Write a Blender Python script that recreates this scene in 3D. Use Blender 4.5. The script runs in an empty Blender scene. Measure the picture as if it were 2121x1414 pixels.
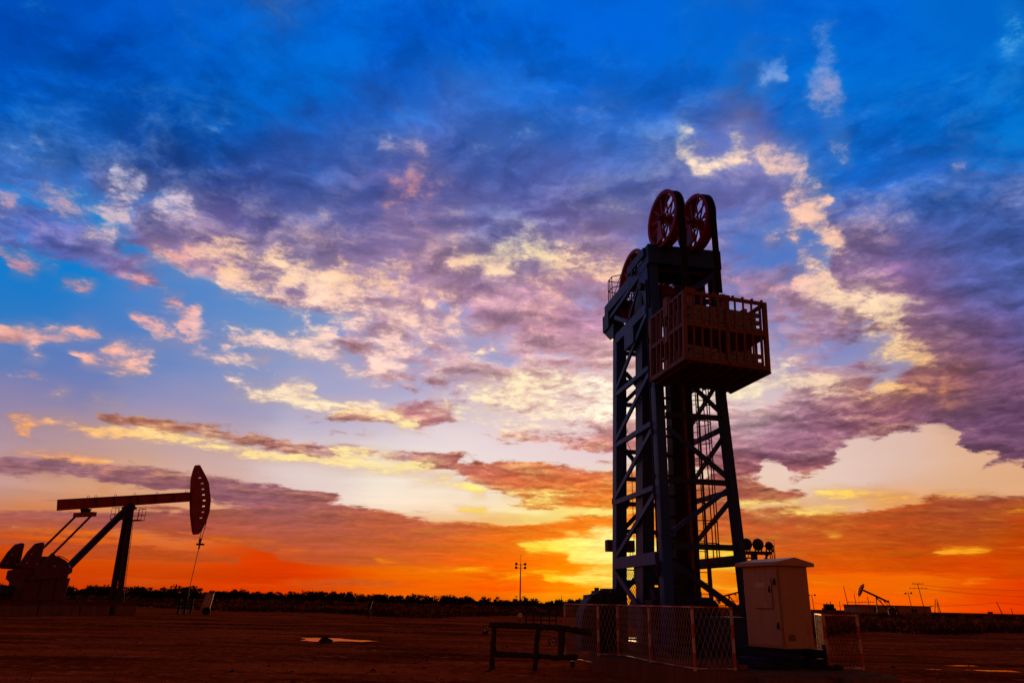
import bpy, bmesh, math, random
import numpy as np
from mathutils import Vector, Matrix

# ------------------------------------------------------------------ camera
PW, PH = 2121.0, 1414.0
FOC = 1532.0                      # focal length in photo pixels (26 mm on 36 mm)
PITCH, ROLL, EYE = 19.4, 1.3, 1.6
scene = bpy.context.scene
col = scene.collection
cam_data = bpy.data.cameras.new('camera')
cam_data.sensor_width = 36.0
cam_data.lens = FOC / PW * 36.0
cam_data.clip_end = 6000.0
cam = bpy.data.objects.new('camera', cam_data)
col.objects.link(cam)
CAM_M = (Matrix.Translation((0, 0, EYE)) @ Matrix.Rotation(math.radians(90 + PITCH), 4, 'X')
         @ Matrix.Rotation(math.radians(ROLL), 4, 'Z'))
cam.matrix_world = CAM_M
scene.camera = cam

scene.view_settings.view_transform = 'Standard'
scene.view_settings.look = 'None'
scene.view_settings.exposure = 0.0
scene.view_settings.gamma = 1.0
scene.render.engine = 'CYCLES'
scene.cycles.max_bounces = 6
scene.cycles.use_denoising = True

# ------------------------------------------------------------------ sky data
# Cloud layout given as sky directions (azimuth / elevation); the lists below are in the
# surveyor's pixel grid of the site photograph and are turned into directions first.
def sky_dir(x, y):
    d = CAM_M.to_3x3() @ Vector(((x - PW / 2) / FOC, (PH / 2 - y) / FOC, -1.0))
    return d.normalized()

AZ0, AZ1, NAZ = -46.0, 46.0, 110       # degrees, columns
ELA, ELB, ELK, NEL = -2.0, 47.0, 14.0, 58   # degrees; rows crowd towards the horizon
def row_el(i, n): return ELA + ELK * (np.exp(i / (n - 1) * math.log((ELB - ELA) / ELK + 1)) - 1)

def dirs_to_px(az, el):
    a, e = np.radians(az), np.radians(el)
    v = np.stack([np.sin(a) * np.cos(e), np.cos(a) * np.cos(e), np.sin(e)], -1)
    M = np.array(CAM_M.to_3x3())
    c = v @ M                       # camera coordinates
    z = np.minimum(c[..., 2], -0.05)
    return PW / 2 + FOC * c[..., 0] / -z, PH / 2 - FOC * c[..., 1] / -z

CLEAR = """0 0 0 75 180;250 50 0 90 205;600 50 0 100 225;560 180 0 110 215;750 120 0 118 218;1200 50 0 100 220;1550 50 0 98 212;1650 150 0 115 220
2050 150 0 100 200;2050 260 0 125 215;1950 300 0 108 205;250 300 50 105 190;130 440 0 130 215;100 540 20 120 205;60 620 45 120 195
300 630 75 130 200;560 640 95 140 200;150 720 85 120 190;450 760 125 145 195;650 780 150 155 195;100 820 140 130 170;400 840 165 147 180
700 830 185 175 205;950 880 225 205 215;100 950 190 150 150;400 960 205 170 165;650 960 228 205 200;850 1030 250 238 220;1000 960 235 220 220
900 1010 252 235 215;1200 930 230 200 205;1120 920 235 210 215;900 740 150 150 195;1000 700 150 155 205;1550 560 85 115 190;1500 480 75 120 200;1700 690 130 135 190
1500 830 220 195 200;1800 940 220 185 175;1700 970 235 205 190;2000 980 225 180 150;2100 1010 225 165 120;1600 1000 235 205 190;2080 480 40 110 195
2100 560 55 110 185;200 1010 215 160 120;350 1060 230 160 110;100 1200 190 50 5;300 1175 205 64 6;500 1190 215 62 5;800 1200 240 90 0;1000 1190 250 120 0
1150 1180 255 170 0;1230 1130 255 242 110;1250 1160 255 235 80;1210 1185 255 225 40;1200 1215 255 110 0;1300 1120 255 255 200;1420 1150 255 200 50;1600 1130 245 150 30;1750 1215 250 120 10
1900 1225 240 90 0;2050 1210 225 75 0;2100 1255 230 50 0;900 1150 245 130 10;1300 1190 255 150 0;1300 1240 248 85 0;1420 1235 245 100 0;1180 1235 250 95 0;1550 1235 245 85 0;150 1140 235 100 20;1900 1130 250 150 40;1100 1060 255 245 190
350 700 85 125 195;800 640 120 145 205;1750 150 0 108 210;1450 150 0 105 215;1600 300 30 110 210;1750 1250 250 70 0;1000 1230 240 70 0;600 1230 220 55 0;200 1230 200 50 0"""
SHADE = """725 1105 165 80 58;720 1075 148 84 80;790 1090 160 86 76;600 1130 175 78 45;690 1140 188 80 32;420 1150 185 74 25;850 1110 182 88 50
2000 850 98 68 95;1950 650 95 74 122;1800 560 108 86 128;2060 560 72 82 140;1980 480 75 82 145
1050 800 205 155 152;1150 830 218 170 155;900 780 175 140 158;1000 740 170 135 160;1550 830 215 180 175
100 150 0 78 172;0 60 0 70 170;300 130 0 76 172;450 200 5 82 178;700 230 20 85 185;900 60 0 85 195;1150 110 0 90 200;1250 150 15 90 190;1900 120 0 85 190
2000 200 0 90 190;1800 50 0 85 195;450 330 30 60 126;380 250 15 68 150;600 330 42 72 142;560 420 60 70 132;740 310 38 78 150;950 340 46 76 148;300 400 66 82 142;180 150 0 66 155;120 60 0 62 160;1000 430 70 76 140;1300 440 84 84 140;60 330 50 100 180;750 330 60 90 165;900 330 65 90 168;600 430 80 88 150;850 420 80 82 150
1100 440 88 88 150;1250 300 60 95 175;1000 250 45 95 182;1300 380 85 100 170;1400 450 100 95 155;1500 420 100 105 170;1950 400 45 85 160;2050 450 55 90 165;1850 330 25 95 190
150 480 80 95 170;500 480 95 90 152;650 500 125 105 150;900 500 145 112 142;1200 500 115 98 147;900 610 155 120 150;1000 680 165 122 148;1200 640 152 115 150
1150 760 170 122 148;1400 600 125 112 160;280 570 130 110 160;420 520 140 105 140;1850 500 95 88 145;1900 620 100 80 125;1830 600 135 85 105;2000 700 85 72 125;2080 800 105 72 105
1950 740 150 85 75;2100 600 70 90 155;1700 860 130 88 108;1600 920 118 78 105;1800 840 132 80 95;2050 880 100 70 100;2050 920 102 66 90;1650 700 160 125 160;1580 760 190 145 155
850 860 168 103 112;760 860 190 115 105;1150 900 178 118 128;1250 920 168 110 120;1250 800 215 160 150;1050 980 178 92 70;1200 1000 200 92 42;1150 1010 205 98 45;900 950 172 102 100
750 920 152 112 130;500 900 168 105 95;300 890 175 110 90;60 960 122 86 106;200 975 120 85 108;450 1010 125 86 106;600 1050 127 86 104;300 1060 130 80 90
100 1030 142 106 115;650 1080 137 85 90;900 1080 168 90 74;1050 1120 222 102 20;800 1130 205 82 20;500 1110 162 80 62;300 1110 152 72 55;80 1070 152 76 65
80 1130 182 72 30;300 1150 207 72 10;900 1180 232 90 0;1200 1190 255 125 0;600 1180 217 67 5;1550 1020 142 76 76;1600 1060 165 82 60;1800 1070 168 78 40
2000 1070 142 67 45;1700 1090 168 78 35;1900 1110 152 62 30;1600 1120 192 82 30;1700 1160 205 75 10;1900 1160 195 66 5;2100 1150 180 60 5;1800 1200 228 82 0
2000 1200 215 70 0;1450 1100 205 92 30;1400 1180 255 130 0;100 1200 190 50 5;1250 1080 235 120 20;60 700 190 140 150;1250 560 165 115 130;1700 1245 240 70 0;1000 1235 238 70 0;500 1235 215 55 0;2000 1245 225 50 0"""
LIT = """2050 800 128 86 105;2010 690 108 84 130;2060 880 122 84 104;1960 570 108 98 155;2060 500 70 110 185;1290 1130 255 255 228;1600 900 175 125 140;1700 870 185 130 140
1400 1150 255 240 110;1480 1170 255 225 60
1280 1140 255 255 190;1230 1130 255 250 140;1250 1155 255 250 130
60 300 150 165 205;280 390 190 190 215;150 410 165 155 185;230 440 215 200 200;400 410 205 195 210;650 250 70 120 195;820 330 150 155 200;1000 160 30 120 210;1080 290 125 142 200;30 130 0 95 195
1000 400 140 150 200;1230 260 90 130 205;1620 70 120 150 215;1700 80 90 130 205;1600 150 110 150 215;1720 200 150 145 190;2090 60 140 205 238;1450 330 255 228 192
1500 300 250 215 185;1600 340 228 190 182;1750 270 185 155 175;1700 430 255 222 182;1650 420 250 215 190;1730 480 250 215 180;1720 600 255 238 192;1800 640 255 242 200
1850 690 255 240 190;1880 720 255 222 150;1900 800 245 152 72;1780 820 255 228 180;1600 780 255 238 192;1530 790 255 242 202;2090 390 140 140 190;450 520 255 215 168
520 570 255 228 182;650 580 255 242 205;700 550 255 215 170;850 540 255 225 180;1050 520 255 248 192;1250 560 255 232 180;950 570 255 225 185;600 660 255 228 208
870 670 255 228 205;800 720 255 230 212;30 690 238 190 172;150 690 228 178 165;250 740 255 205 178;400 670 238 198 190;550 730 255 230 208;600 800 255 228 190;1100 800 255 232 190
1250 800 255 243 218;50 520 190 150 170;330 590 218 155 158;200 870 255 202 130;450 920 255 218 142;700 950 255 226 155;900 980 255 232 155;100 940 248 162 100
1100 1030 255 242 140;1250 1060 255 232 120;1000 1090 255 205 60;1200 1130 255 242 90;1280 1170 255 245 60;1600 1045 255 232 122;1700 1035 255 232 130;1750 1045 255 202 80
1740 1105 255 172 40;2000 1135 255 182 40;800 1165 255 142 10;500 1140 240 110 20;250 1110 240 110 20;1850 1215 255 152 20;1900 1030 250 180 80;300 1130 232 92 10;650 1140 245 120 30;1100 1190 255 200 10;2000 600 90 100 160;2100 1190 245 110 20
1580 480 235 185 170;1600 560 220 165 175;1000 640 245 200 185;1200 650 235 180 180;1600 680 230 180 180;850 430 195 130 135;1400 1100 255 220 80"""

def parse(s):
    return np.array([[float(t) for t in p.split()] for l in s.split('\n') for p in l.split(';') if p.strip()])

def field(samples, X, Y, sig):
    """smooth colour field through scattered samples"""
    d2 = (X[..., None] - samples[:, 0]) ** 2 + ((Y[..., None] - samples[:, 1]) * 1.5) ** 2
    w = np.exp(-d2 / (2 * sig * sig)) + 1e-3 / (1 + d2 / 2000.0)
    w /= w.sum(-1, keepdims=True)
    return w @ (samples[:, 2:5] / 255.0)

def seg_dist(X, Y, pts):
    best = np.full(X.shape, 1e9)
    for (x0, y0), (x1, y1) in zip(pts[:-1], pts[1:]):
        dx, dy = x1 - x0, y1 - y0
        t = np.clip(((X - x0) * dx + (Y - y0) * dy) / (dx * dx + dy * dy + 1e-9), 0, 1)
        best = np.minimum(best, np.hypot(X - x0 - t * dx, Y - y0 - t * dy))
    return best

def poly_sd(X, Y, pts):
    inside = np.zeros(X.shape, bool)
    n = len(pts)
    for i in range(n):
        (x0, y0), (x1, y1) = pts[i], pts[(i + 1) % n]
        c = ((y0 > Y) != (y1 > Y)) & (X < (x1 - x0) * (Y - y0) / (y1 - y0 + 1e-9) + x0)
        inside ^= c
    d = seg_dist(X, Y, list(pts) + [pts[0]])
    return np.where(inside, d, -d)

def P(s):
    v = [float(t) for t in s.split()]
    return list(zip(v[0::2], v[1::2]))

# cloud bodies: (outline, feather px, density)
BODY = [
 ("1100 1150 1200 1152 1270 1160 1200 1172 1100 1168", 8, .7), ("1000 1195 1230 1200 1250 1212 1200 1222 1000 1214", 8, .7), ("500 1190 900 1196 1200 1206 1200 1230 800 1226 500 1215", 8, .7), ("0 1180 300 1186 500 1200 300 1214 0 1206", 8, .7),
 ("-60 60 200 80 330 140 480 230 570 250 690 200 780 90 830 -60 960 -60 1000 60 1080 100 1200 120 1450 190 1600 240 1720 300 1750 450 1600 440 1500 470 1400 540 1260 560 1100 480 900 480 700 520 560 520 400 450 250 440 -60 420", 60, .84),
 ("1700 -60 1900 -60 2000 60 1990 260 1880 210 1760 120", 60, .50),
 ("-60 420 60 440 170 455 240 500 330 560 310 600 200 540 60 500 -60 470", 16, .85),
 ("240 440 420 455 700 470 1000 470 1300 490 1300 600 1100 620 900 600 720 625 600 640 500 600 400 560 320 520", 22, .92),
 ("700 600 1280 600 1280 860 1000 850 900 800 760 780 690 700", 50, .58),
 ("880 560 1060 540 1130 600 1060 650 900 640 760 600", 25, .85),
 ("1100 660 1280 620 1280 720 1100 740 1000 700", 30, .8),
 ("1640 400 1720 400 1740 500 1720 560 1790 640 1900 740 1850 830 1900 880 2000 860 2180 1000 2180 400 1980 330 1850 290 1760 330 1720 400", 20, 1.12),
 ("1740 240 1950 280 2180 330 2180 420 1850 420 1700 330", 50, .62),
 ("1260 640 1500 640 1500 860 1260 860", 30, .55),
 ("1270 480 1500 480 1520 640 1260 640", 40, .68),
 ("1260 850 1500 850 1500 985 1380 960 1260 930", 20, .8),
 ("1260 985 1400 1000 1500 1000 1500 1040 1260 1050", 14, .85),
 ("1490 500 1680 540 1780 650 1850 780 1720 800 1500 780", 40, .56),
 ("1480 850 1600 838 1680 800 1760 790 1830 820 1920 760 1940 830 1880 890 1760 905 1720 960 1650 985 1600 950 1560 990 1480 985", 14, .95),
 ("1980 840 2060 780 2180 780 2180 935 2000 935 1985 890", 14, .95),
 ("180 872 300 878 460 898 560 905 700 922 830 938 945 938 930 960 800 950 640 940 450 915 260 892", 9, .9),
 ("930 958 1050 956 1150 968 1420 985 1420 1050 1150 1042 1040 1012 960 985 880 960", 8, .97),
 ("-60 940 100 946 250 965 400 985 560 1005 700 1028 640 1034 480 1022 330 1016 150 990 -60 978", 8, .95),
 ("430 1022 560 1022 640 1034 760 1052 900 1070 1000 1085 900 1092 640 1066 450 1042", 8, .92),
 ("-60 1058 200 1056 430 1058 500 1060 570 1048 700 1066 900 1092 1080 1090 1180 1072 1420 1068 1420 1110 1150 1120 1060 1125 1150 1150 1225 1170 1225 1186 1000 1182 850 1170 650 1160 500 1130 300 1100 -60 1092", 8, .96),
 ("500 1100 1100 1130 1200 1160 1200 1186 900 1175 600 1165", 12, .9),
 ("1030 1034 1120 1030 1420 1045 1420 1062 1120 1052", 6, .85),
 ("1400 1000 1560 1003 1670 1024 1640 1040 1400 1036", 8, .92),
 ("1400 1056 1620 1052 1730 1062 1830 1052 1940 1028 2180 1036 2180 1120 1960 1124 1820 1138 1700 1126 1400 1118", 9, .96),
 ("1400 1112 1900 1130 2180 1130 2180 1190 1900 1195 1700 1200 1400 1185", 12, .75),
 ("-60 1112 300 1130 500 1150 500 1168 200 1160 -60 1140", 10, .7),
 ("260 565 330 575 390 608 350 612 290 595 262 580", 7, .8),
 ("-20 672 80 678 180 684 210 705 130 715 60 722 -20 712", 9, .82),
 ("0 765 70 775 130 800 60 792 0 782", 7, .75),
 ("190 860 230 862 330 882 480 905 420 905 250 885", 5, .85),
 ("340 845 440 850 520 868 500 878 400 862", 7, .5),
 ("620 872 700 880 780 905 700 900", 6, .6),
 ("700 840 780 850 900 835 960 860 900 885 780 870 700 862", 8, .92),
 ("990 888 1080 885 1180 905 1420 890 1420 930 1200 940 1100 915 1000 900", 9, .82),
 ("1200 840 1420 830 1420 880 1230 875", 10, .8),
 ("1100 830 1180 830 1170 850 1100 848", 7, .7),
 ("1790 985 1850 985 1830 996 1790 996", 4, .75), ("1890 983 1930 983 1915 990 1890 990", 4, .7),
 ("2045 964 2090 956 2080 970 2050 972", 4, .8), ("1800 915 1830 912 1820 922 1798 922", 4, .5),
 ("70 1020 150 1028 120 1040 60 1035", 5, .65), ("0 1012 50 1020 20 1028 -20 1022", 5, .6),
]
# sunlit parts: (line, half width px, strength)
GLOW = [
 ("1330 1140 1520 1150", 22, .85), ("1430 1172 1530 1174", 9, .85), ("1230 1095 1330 1100", 10, .8),
 ("1850 760 1950 800 2000 850", 36, .42), ("1760 560 1850 620 1920 680", 36, .32), ("950 820 1100 835 1420 820", 30, .72), ("1050 880 1400 870", 20, .5), ("700 610 760 640 860 640", 14, .6), ("900 700 1000 730", 16, .5), ("1100 680 1250 720", 20, .45),
 ("1180 1122 1320 1128", 16, 1.0), ("1190 1150 1330 1158", 16, 1.0), ("1180 1200 1300 1204", 8, .95), ("1230 1180 1320 1184", 10, .8),
 ("20 300 60 310 100 330", 14, .6), ("250 370 285 400 300 385", 11, .95), ("90 400 120 420 180 425", 14, .8), ("230 440 260 440", 9, .9),
 ("340 415 400 420", 12, .8), ("-20 410 15 420", 12, .7), ("640 420 690 440 700 450", 11, .5), ("480 225 510 245", 12, .5),
 ("790 325 850 335 860 370 865 395", 14, .75), ("880 400 935 420", 16, .5), ("1000 300 1080 290 1100 270", 18, .6), ("960 170 1030 150", 25, .45),
 ("950 80 960 90", 12, .5), ("1200 250 1280 230", 20, .4), ("1005 400 1015 400", 10, .7), ("1280 430 1310 430", 12, .45), ("40 60 90 80 120 130", 25, .4),
 ("1612 76 1635 68", 8, .95), ("1690 85 1710 60", 15, .65), ("1700 120 1712 130", 7, .6), ("1580 155 1610 145", 6, .95), ("1690 175 1720 170 1720 210", 13, .75),
 ("2083 60 2092 55", 11, 1.0), ("1420 300 1440 335 1480 325 1520 300", 10, .74), ("1520 285 1545 255", 8, .62), ("1500 340 1550 320", 9, .74), ("1430 355 1455 345", 8, .7),
 ("1420 265 1440 290", 10, .6), ("1570 320 1610 315", 8, .8), ("1590 345 1650 345 1670 350", 13, .85), ("1620 305 1670 300", 9, .6), ("1730 250 1740 300", 14, .6),
 ("1720 190 1730 205", 8, .7), ("1645 425 1690 415 1710 400", 11, .85), ("1690 440 1720 470 1735 500", 12, 1.0), ("1705 485 1725 495", 8, .8),
 ("1670 520 1700 515", 8, .8), ("1670 565 1700 550 1715 575 1740 610 1790 630 1850 640", 14, 1.0), ("1735 600 1720 560", 14, .9), ("1840 650 1860 690", 13, 1.0),
 ("1820 705 1880 715 1900 735", 11, .95), ("1870 735 1900 745", 10, .8), ("1675 590 1690 600", 10, .9), ("1850 730 1920 760", 16, .45),
 ("1510 790 1580 785 1640 790 1720 795", 14, .95), ("1720 800 1780 810 1840 800", 12, .8), ("1480 800 1560 805", 14, .95), ("1560 740 1650 740", 22, .45), ("1600 600 1620 610", 14, .6), ("1670 610 1700 600", 13, .6),
 ("1590 475 1610 478", 6, .9), ("1640 482 1655 480", 5, .8), ("1500 570 1520 575", 9, .6), ("2080 410 2121 390", 9, .6), ("1990 335 2010 335", 6, .7),
 ("175 475 215 495 240 478", 10, .8), ("330 500 400 540 450 530", 14, .75), ("400 500 460 520 520 545 570 560", 13, .85), ("480 590 540 600 600 610 660 600", 12, .95), ("560 565 620 580 690 590 720 560", 28, .95), ("340 490 420 520 500 560 560 590", 20, .55), ("720 560 850 550 960 540 1100 530 1280 560", 26, .6), ("600 530 760 520 900 520", 24, .4),
 ("600 555 650 540 700 545", 16, .8), ("720 570 780 575 800 585", 14, .9), ("780 530 860 545 900 555 930 540", 12, .85), ("940 500 1000 520 1040 560 1060 568", 12, 1.0), ("1030 510 1080 500 1130 530 1150 545", 20, 1.0),
 ("1150 545 1180 555 1260 565 1290 560", 10, .95), ("800 490 900 495 960 500", 14, .4), ("1100 560 1130 570", 9, .7), ("930 600 950 610", 7, .8),
 ("820 425 840 430", 12, .7), ("950 445 980 430", 12, .4), ("860 610 890 620", 12, .7), ("1120 595 1170 640", 10, .5), ("1060 700 1120 690", 8, .6),
 ("600 640 640 660", 9, .7), ("620 625 650 630", 7, .7), ("700 640 750 660", 12, .85), ("790 655 860 672 930 675 950 662", 9, 1.0), ("980 685 1020 688", 8, .8), ("800 690 830 695", 7, .9), ("760 710 800 720", 8, .8), ("810 725 860 730", 9, .9), ("770 755 830 755", 9, .9), ("720 760 790 780", 8, .85), ("670 700 690 705", 6, .9),
 ("-20 690 60 695 70 715", 9, .9), ("90 695 180 690", 10, .8), ("25 545 60 545 90 540", 5, .9), ("-20 505 50 520 110 540", 7, .8), ("140 565 200 580", 5, .8), ("270 572 330 590 380 612", 5, .85),
 ("350 658 380 655", 6, .8), ("385 655 420 655", 6, .85), ("390 675 450 695 490 703", 5, .85), ("290 660 315 658", 4, .8), ("330 700 400 705 440 720 465 732", 7, .8), ("300 690 320 695", 4, .5), ("495 690 560 700 620 712 700 722", 8, .95), ("610 730 680 735", 5, .8),
 ("480 735 520 738 560 738", 6, 1.0), ("170 738 230 742", 6, .9), ("230 720 300 730 310 745", 7, .85), ("240 762 305 767", 6, .9), ("260 745 310 760", 6, .8), ("665 690 690 695", 6, .8),
 ("470 795 500 800", 4, .9), ("520 805 590 812", 6, .95), ("570 795 630 800 600 825 660 835 700 845", 7, .95), ("190 830 260 840", 4, .7), ("100 812 130 815", 3, .5), ("60 690 80 692", 8, .6),
 ("700 845 780 852 820 860", 8, .9), ("830 885 860 886", 4, .9), ("760 900 770 900", 3, .4), ("1000 790 1100 800 1180 795 1290 800", 14, .9), ("1000 820 1100 830 1290 825", 14, .75), ("900 760 960 770", 10, .5), ("1040 860 1120 850", 8, .6),
 ("20 864 100 870 180 880", 4, 1.0), ("170 880 300 900 450 925 600 950", 6, 1.0), ("600 945 700 960 800 975 880 990", 8, 1.0), ("700 940 800 948 880 962 940 990 1000 1015", 6, 1.0), ("50 895 75 897", 3, .7),
 ("0 938 60 944 160 950 220 955", 4, .85), ("860 988 1000 1010 1100 1022 1200 1030 1290 1035", 4, .6), ("1060 1028 1150 1050 1290 1064", 6, .85), ("940 1056 1010 1056", 3, .8), ("900 1000 960 1010", 6, .6),
 ("980 1080 1080 1075 1180 1068", 5, .8), ("400 1000 430 1002", 4, .4), ("200 1005 230 1008", 4, .8), ("0 980 60 985 130 988", 4, .6),
 ("1080 1128 1150 1125 1220 1115 1290 1110", 7, .95), ("1100 1140 1200 1142 1290 1140", 7, .85), ("1150 1125 1290 1130", 10, .9), ("1120 1200 1200 1190 1290 1180", 7, .8), ("1050 1190 1150 1180", 6, .7), ("1200 1205 1290 1205", 6, .8), ("1000 1210 1080 1215", 4, .5),
 ("780 1162 850 1170 960 1178 1050 1188", 4, .9), ("860 1200 1000 1205", 4, .4), ("440 1118 560 1125 640 1145", 5, .6), ("0 1094 120 1100 250 1108", 6, .55), ("270 1110 350 1120", 4, .7), ("380 1120 460 1118 540 1128", 5, .75), ("300 1105 350 1100", 5, .3),
 ("1520 1040 1600 1036 1680 1034", 6, .95), ("1560 1050 1640 1048 1720 1050", 7, .95), ("1690 1018 1760 1020 1850 1022", 4, .9), ("1680 1028 1800 1036 1900 1028", 7, .85), ("1640 1060 1700 1056 1760 1050", 6, .8), ("1730 1106 1770 1100", 4, 1.0), ("1655 1092 1680 1088", 4, .6), ("1900 1060 2121 1062", 2, .6), ("1935 1030 2050 1030 2121 1040", 3, .6),
 ("1940 1136 2010 1138 2080 1130", 5, .95), ("2100 1135 2140 1133", 4, .6), ("1530 1150 1600 1145", 6, .4), ("1680 1208 1760 1212 1850 1216 1950 1218", 6, .75), ("1700 1202 1760 1200", 3, .9), ("1850 1200 1900 1198", 3, .5), ("2000 1205 2121 1203", 2, .7), ("2080 1178 2140 1180", 5, .5), ("1990 1184 2040 1186", 3, .6), ("1550 1190 1640 1200", 6, .5), ("1400 1200 1530 1215", 10, .6), ("1400 1130 1500 1140", 14, .7),
]
# lumps of darker body over the lit parts
DARK = [
 ("860 560 900 530 940 560 1000 590 1050 600", 22, .9), ("1070 535 1090 545", 7, .8), ("640 500 760 480 900 480", 26, .6), ("400 545 440 540", 9, .6), ("520 560 580 575 620 590", 7, .5),
 ("1850 560 1800 580 1760 560", 22, .7), ("1750 640 1780 660", 8, .3), ("940 770 1000 765 1040 775", 10, .7), ("1040 760 1100 740", 12, .6), ("900 800 960 820", 9, .6), ("1150 820 1220 818", 6, .6), ("1860 765 1900 780 1920 810", 18, .8), ("1840 685 1860 688", 5, .4),
]
AZg = np.linspace(AZ0, AZ1, NAZ)
ELg = row_el(np.arange(NEL), NEL)
GA, GE = np.meshgrid(AZg, ELg)
GX, GY = dirs_to_px(GA, GE)
GX = np.clip(GX, -40, PW + 25); GY = np.clip(GY, -40, 1300)
def sstep(x, a, b):
    t = np.clip((x - a) / (b - a), 0, 1)
    return t * t * (3 - 2 * t)
cov = .43 * sstep(GY, 430, 230)
for s, fe, val in BODY:
    sd = poly_sd(GX, GY, P(s))
    w = sstep(sd, -fe * 1.3 - 8, fe * 1.0 + 8)
    cov = cov + (val - cov) * w * (val > cov) + 0.0
lit = np.zeros(GX.shape)
HI = sstep(GE, 6, 16)
for s, hw, val in GLOW:
    d = seg_dist(GX, GY, P(s))
    lit = np.maximum(lit, val * sstep(d / (hw * (1.7 + 1.1 * HI) + 5 + 4 * HI), 1.0, .08))
for s, hw, val in DARK:
    d = seg_dist(GX, GY, P(s))
    w = val * sstep(d, hw * 1.3 + 10, hw * .4)
    lit *= 1 - w
    cov = np.maximum(cov, w * .9)
soft = np.clip((GE - 8) / 20, 0, 1)          # soft high veil, crisp low decks

def resamp(S, sig, naz, nel):
    A, E = np.meshgrid(np.linspace(AZ0, AZ1, naz), row_el(np.arange(nel), nel))
    X, Y = dirs_to_px(A, E)
    return field(S, np.clip(X, -80, PW + 80), np.clip(Y, -60, 1280), sig)

NC_AZ, NC_EL = 26, 20
MAP_CLEAR = resamp(parse(CLEAR), 85, NC_AZ, NC_EL)
MAP_SHADE = resamp(parse(SHADE), 68, NC_AZ, NC_EL)
L_ = parse(LIT)
mid = (L_[:, 1] > 400) & (L_[:, 1] < 770)
L_[mid, 2:5] *= (.985, .905, .92)
MAP_LIT = resamp(L_, 60, NC_AZ, NC_EL)
MAP_MASK = np.stack([cov, lit, soft], -1)

# ------------------------------------------------------------------ world nodes
world = bpy.data.worlds.new('World')
scene.world = world
world.use_nodes = True
wt = world.node_tree
wt.nodes.clear()

class Sock:
    def __init__(s, t, k): s.t, s.k = t, k
    def __add__(s, o): return s.t.m('ADD', s, o)
    def __radd__(s, o): return s.t.m('ADD', o, s)
    def __sub__(s, o): return s.t.m('SUBTRACT', s, o)
    def __rsub__(s, o): return s.t.m('SUBTRACT', o, s)
    def __mul__(s, o): return s.t.m('MULTIPLY', s, o)
    __rmul__ = __mul__
    def __truediv__(s, o): return s.t.m('DIVIDE', s, o)

class Tree:
    """small helper that writes shader maths as expressions"""
    def __init__(s, nt): s.nt = nt
    def put(s, inp, v):
        if isinstance(v, Sock): s.nt.links.new(v.k, inp)
        elif isinstance(v, (tuple, list)) and len(inp.default_value) == 4 and len(v) == 3: inp.default_value = (*v, 1)
        else: inp.default_value = v
    def node(s, typ, **kw):
        n = s.nt.nodes.new(typ)
        for k, v in kw.items(): setattr(n, k, v)
        return n
    def m(s, op, *a, clamp=False):
        n = s.node('ShaderNodeMath', operation=op, use_clamp=clamp)
        for i, v in enumerate(a): s.put(n.inputs[i], v)
        return Sock(s, n.outputs[0])
    def v(s, op, *a):
        n = s.node('ShaderNodeVectorMath', operation=op)
        for i, v in enumerate(a):
            if op == 'SCALE' and i == 1: s.put(n.inputs['Scale'], v)
            else: s.put(n.inputs[i], v)
        return Sock(s, n.outputs['Value' if op in ('LENGTH', 'DOT_PRODUCT') else 'Vector'])
    def sep(s, v):
        n = s.node('ShaderNodeSeparateXYZ'); s.put(n.inputs[0], v)
        return [Sock(s, o) for o in n.outputs]
    def comb(s, *a):
        n = s.node('ShaderNodeCombineXYZ')
        for i, v in enumerate(a): s.put(n.inputs[i], v)
        return Sock(s, n.outputs[0])
    def smooth(s, x, a, b):
        n = s.node('ShaderNodeMapRange', interpolation_type='SMOOTHSTEP')
        s.put(n.inputs[0], x); s.put(n.inputs[1], a); s.put(n.inputs[2], b)
        return Sock(s, n.outputs[0])
    def mix(s, f, a, b, mode='MIX'):
        n = s.node('ShaderNodeMix', data_type='RGBA', blend_type=mode, clamp_factor=True)
        s.put(n.inputs[0], f); s.put(n.inputs[6], a); s.put(n.inputs[7], b)
        return Sock(s, n.outputs[2])
    def noise(s, vec, scale, detail=5, rough=.55, dist=0.0, colour=False, dim='3D'):
        n = s.node('ShaderNodeTexNoise', noise_dimensions=dim)
        s.put(n.inputs['Vector'], vec); n.inputs['Scale'].default_value = scale
        n.inputs['Detail'].default_value = detail; n.inputs['Roughness'].default_value = rough
        n.inputs['Distortion'].default_value = dist
        return Sock(s, n.outputs['Color' if colour else 'Fac'])
    def row_curves(s, u, row, lo=0.0):
        """one latitude of the cloud chart: three curves over azimuth"""
        n = s.node('ShaderNodeRGBCurve')
        mp = n.mapping
        for c in range(3):
            cu = mp.curves[c]
            k = len(row)
            while len(cu.points) < k: cu.points.new(.5, .5)
            for i in range(k):
                p = cu.points[i]
                p.location = (i / (k - 1), float(min(max(row[i][c], 0), 1)))
                p.handle_type = 'AUTO_CLAMPED'
        mp.update()
        s.put(n.inputs['Color'], u)
        return Sock(s, n.outputs[0])
    def after(s, prev, x, vv):
        # a vanishing dependence on an earlier result keeps the shader compiler's stack small
        sc = s.node('ShaderNodeSeparateColor'); s.put(sc.inputs[0], prev)
        return s.mix(1e-7, x, prev, 'ADD'), s.m('MULTIPLY_ADD', Sock(s, sc.outputs[0]), 1e-7, vv)
    def chart(s, arr, uvec, v):
        """interpolate between latitudes; v in rows"""
        acc = None
        uv0, v0 = uvec, v
        for i in range(arr.shape[0]):
            if i and i % 8 == 0: uvec, v = s.after(acc, uv0, v0)
            d = s.m('ABSOLUTE', v - float(i))
            w = s.m('SUBTRACT', 1.0, d, clamp=True)
            c = s.row_curves(uvec, arr[i])
            acc = s.mix(w, (0, 0, 0) if acc is None else acc, c, 'ADD')
        return acc

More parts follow.
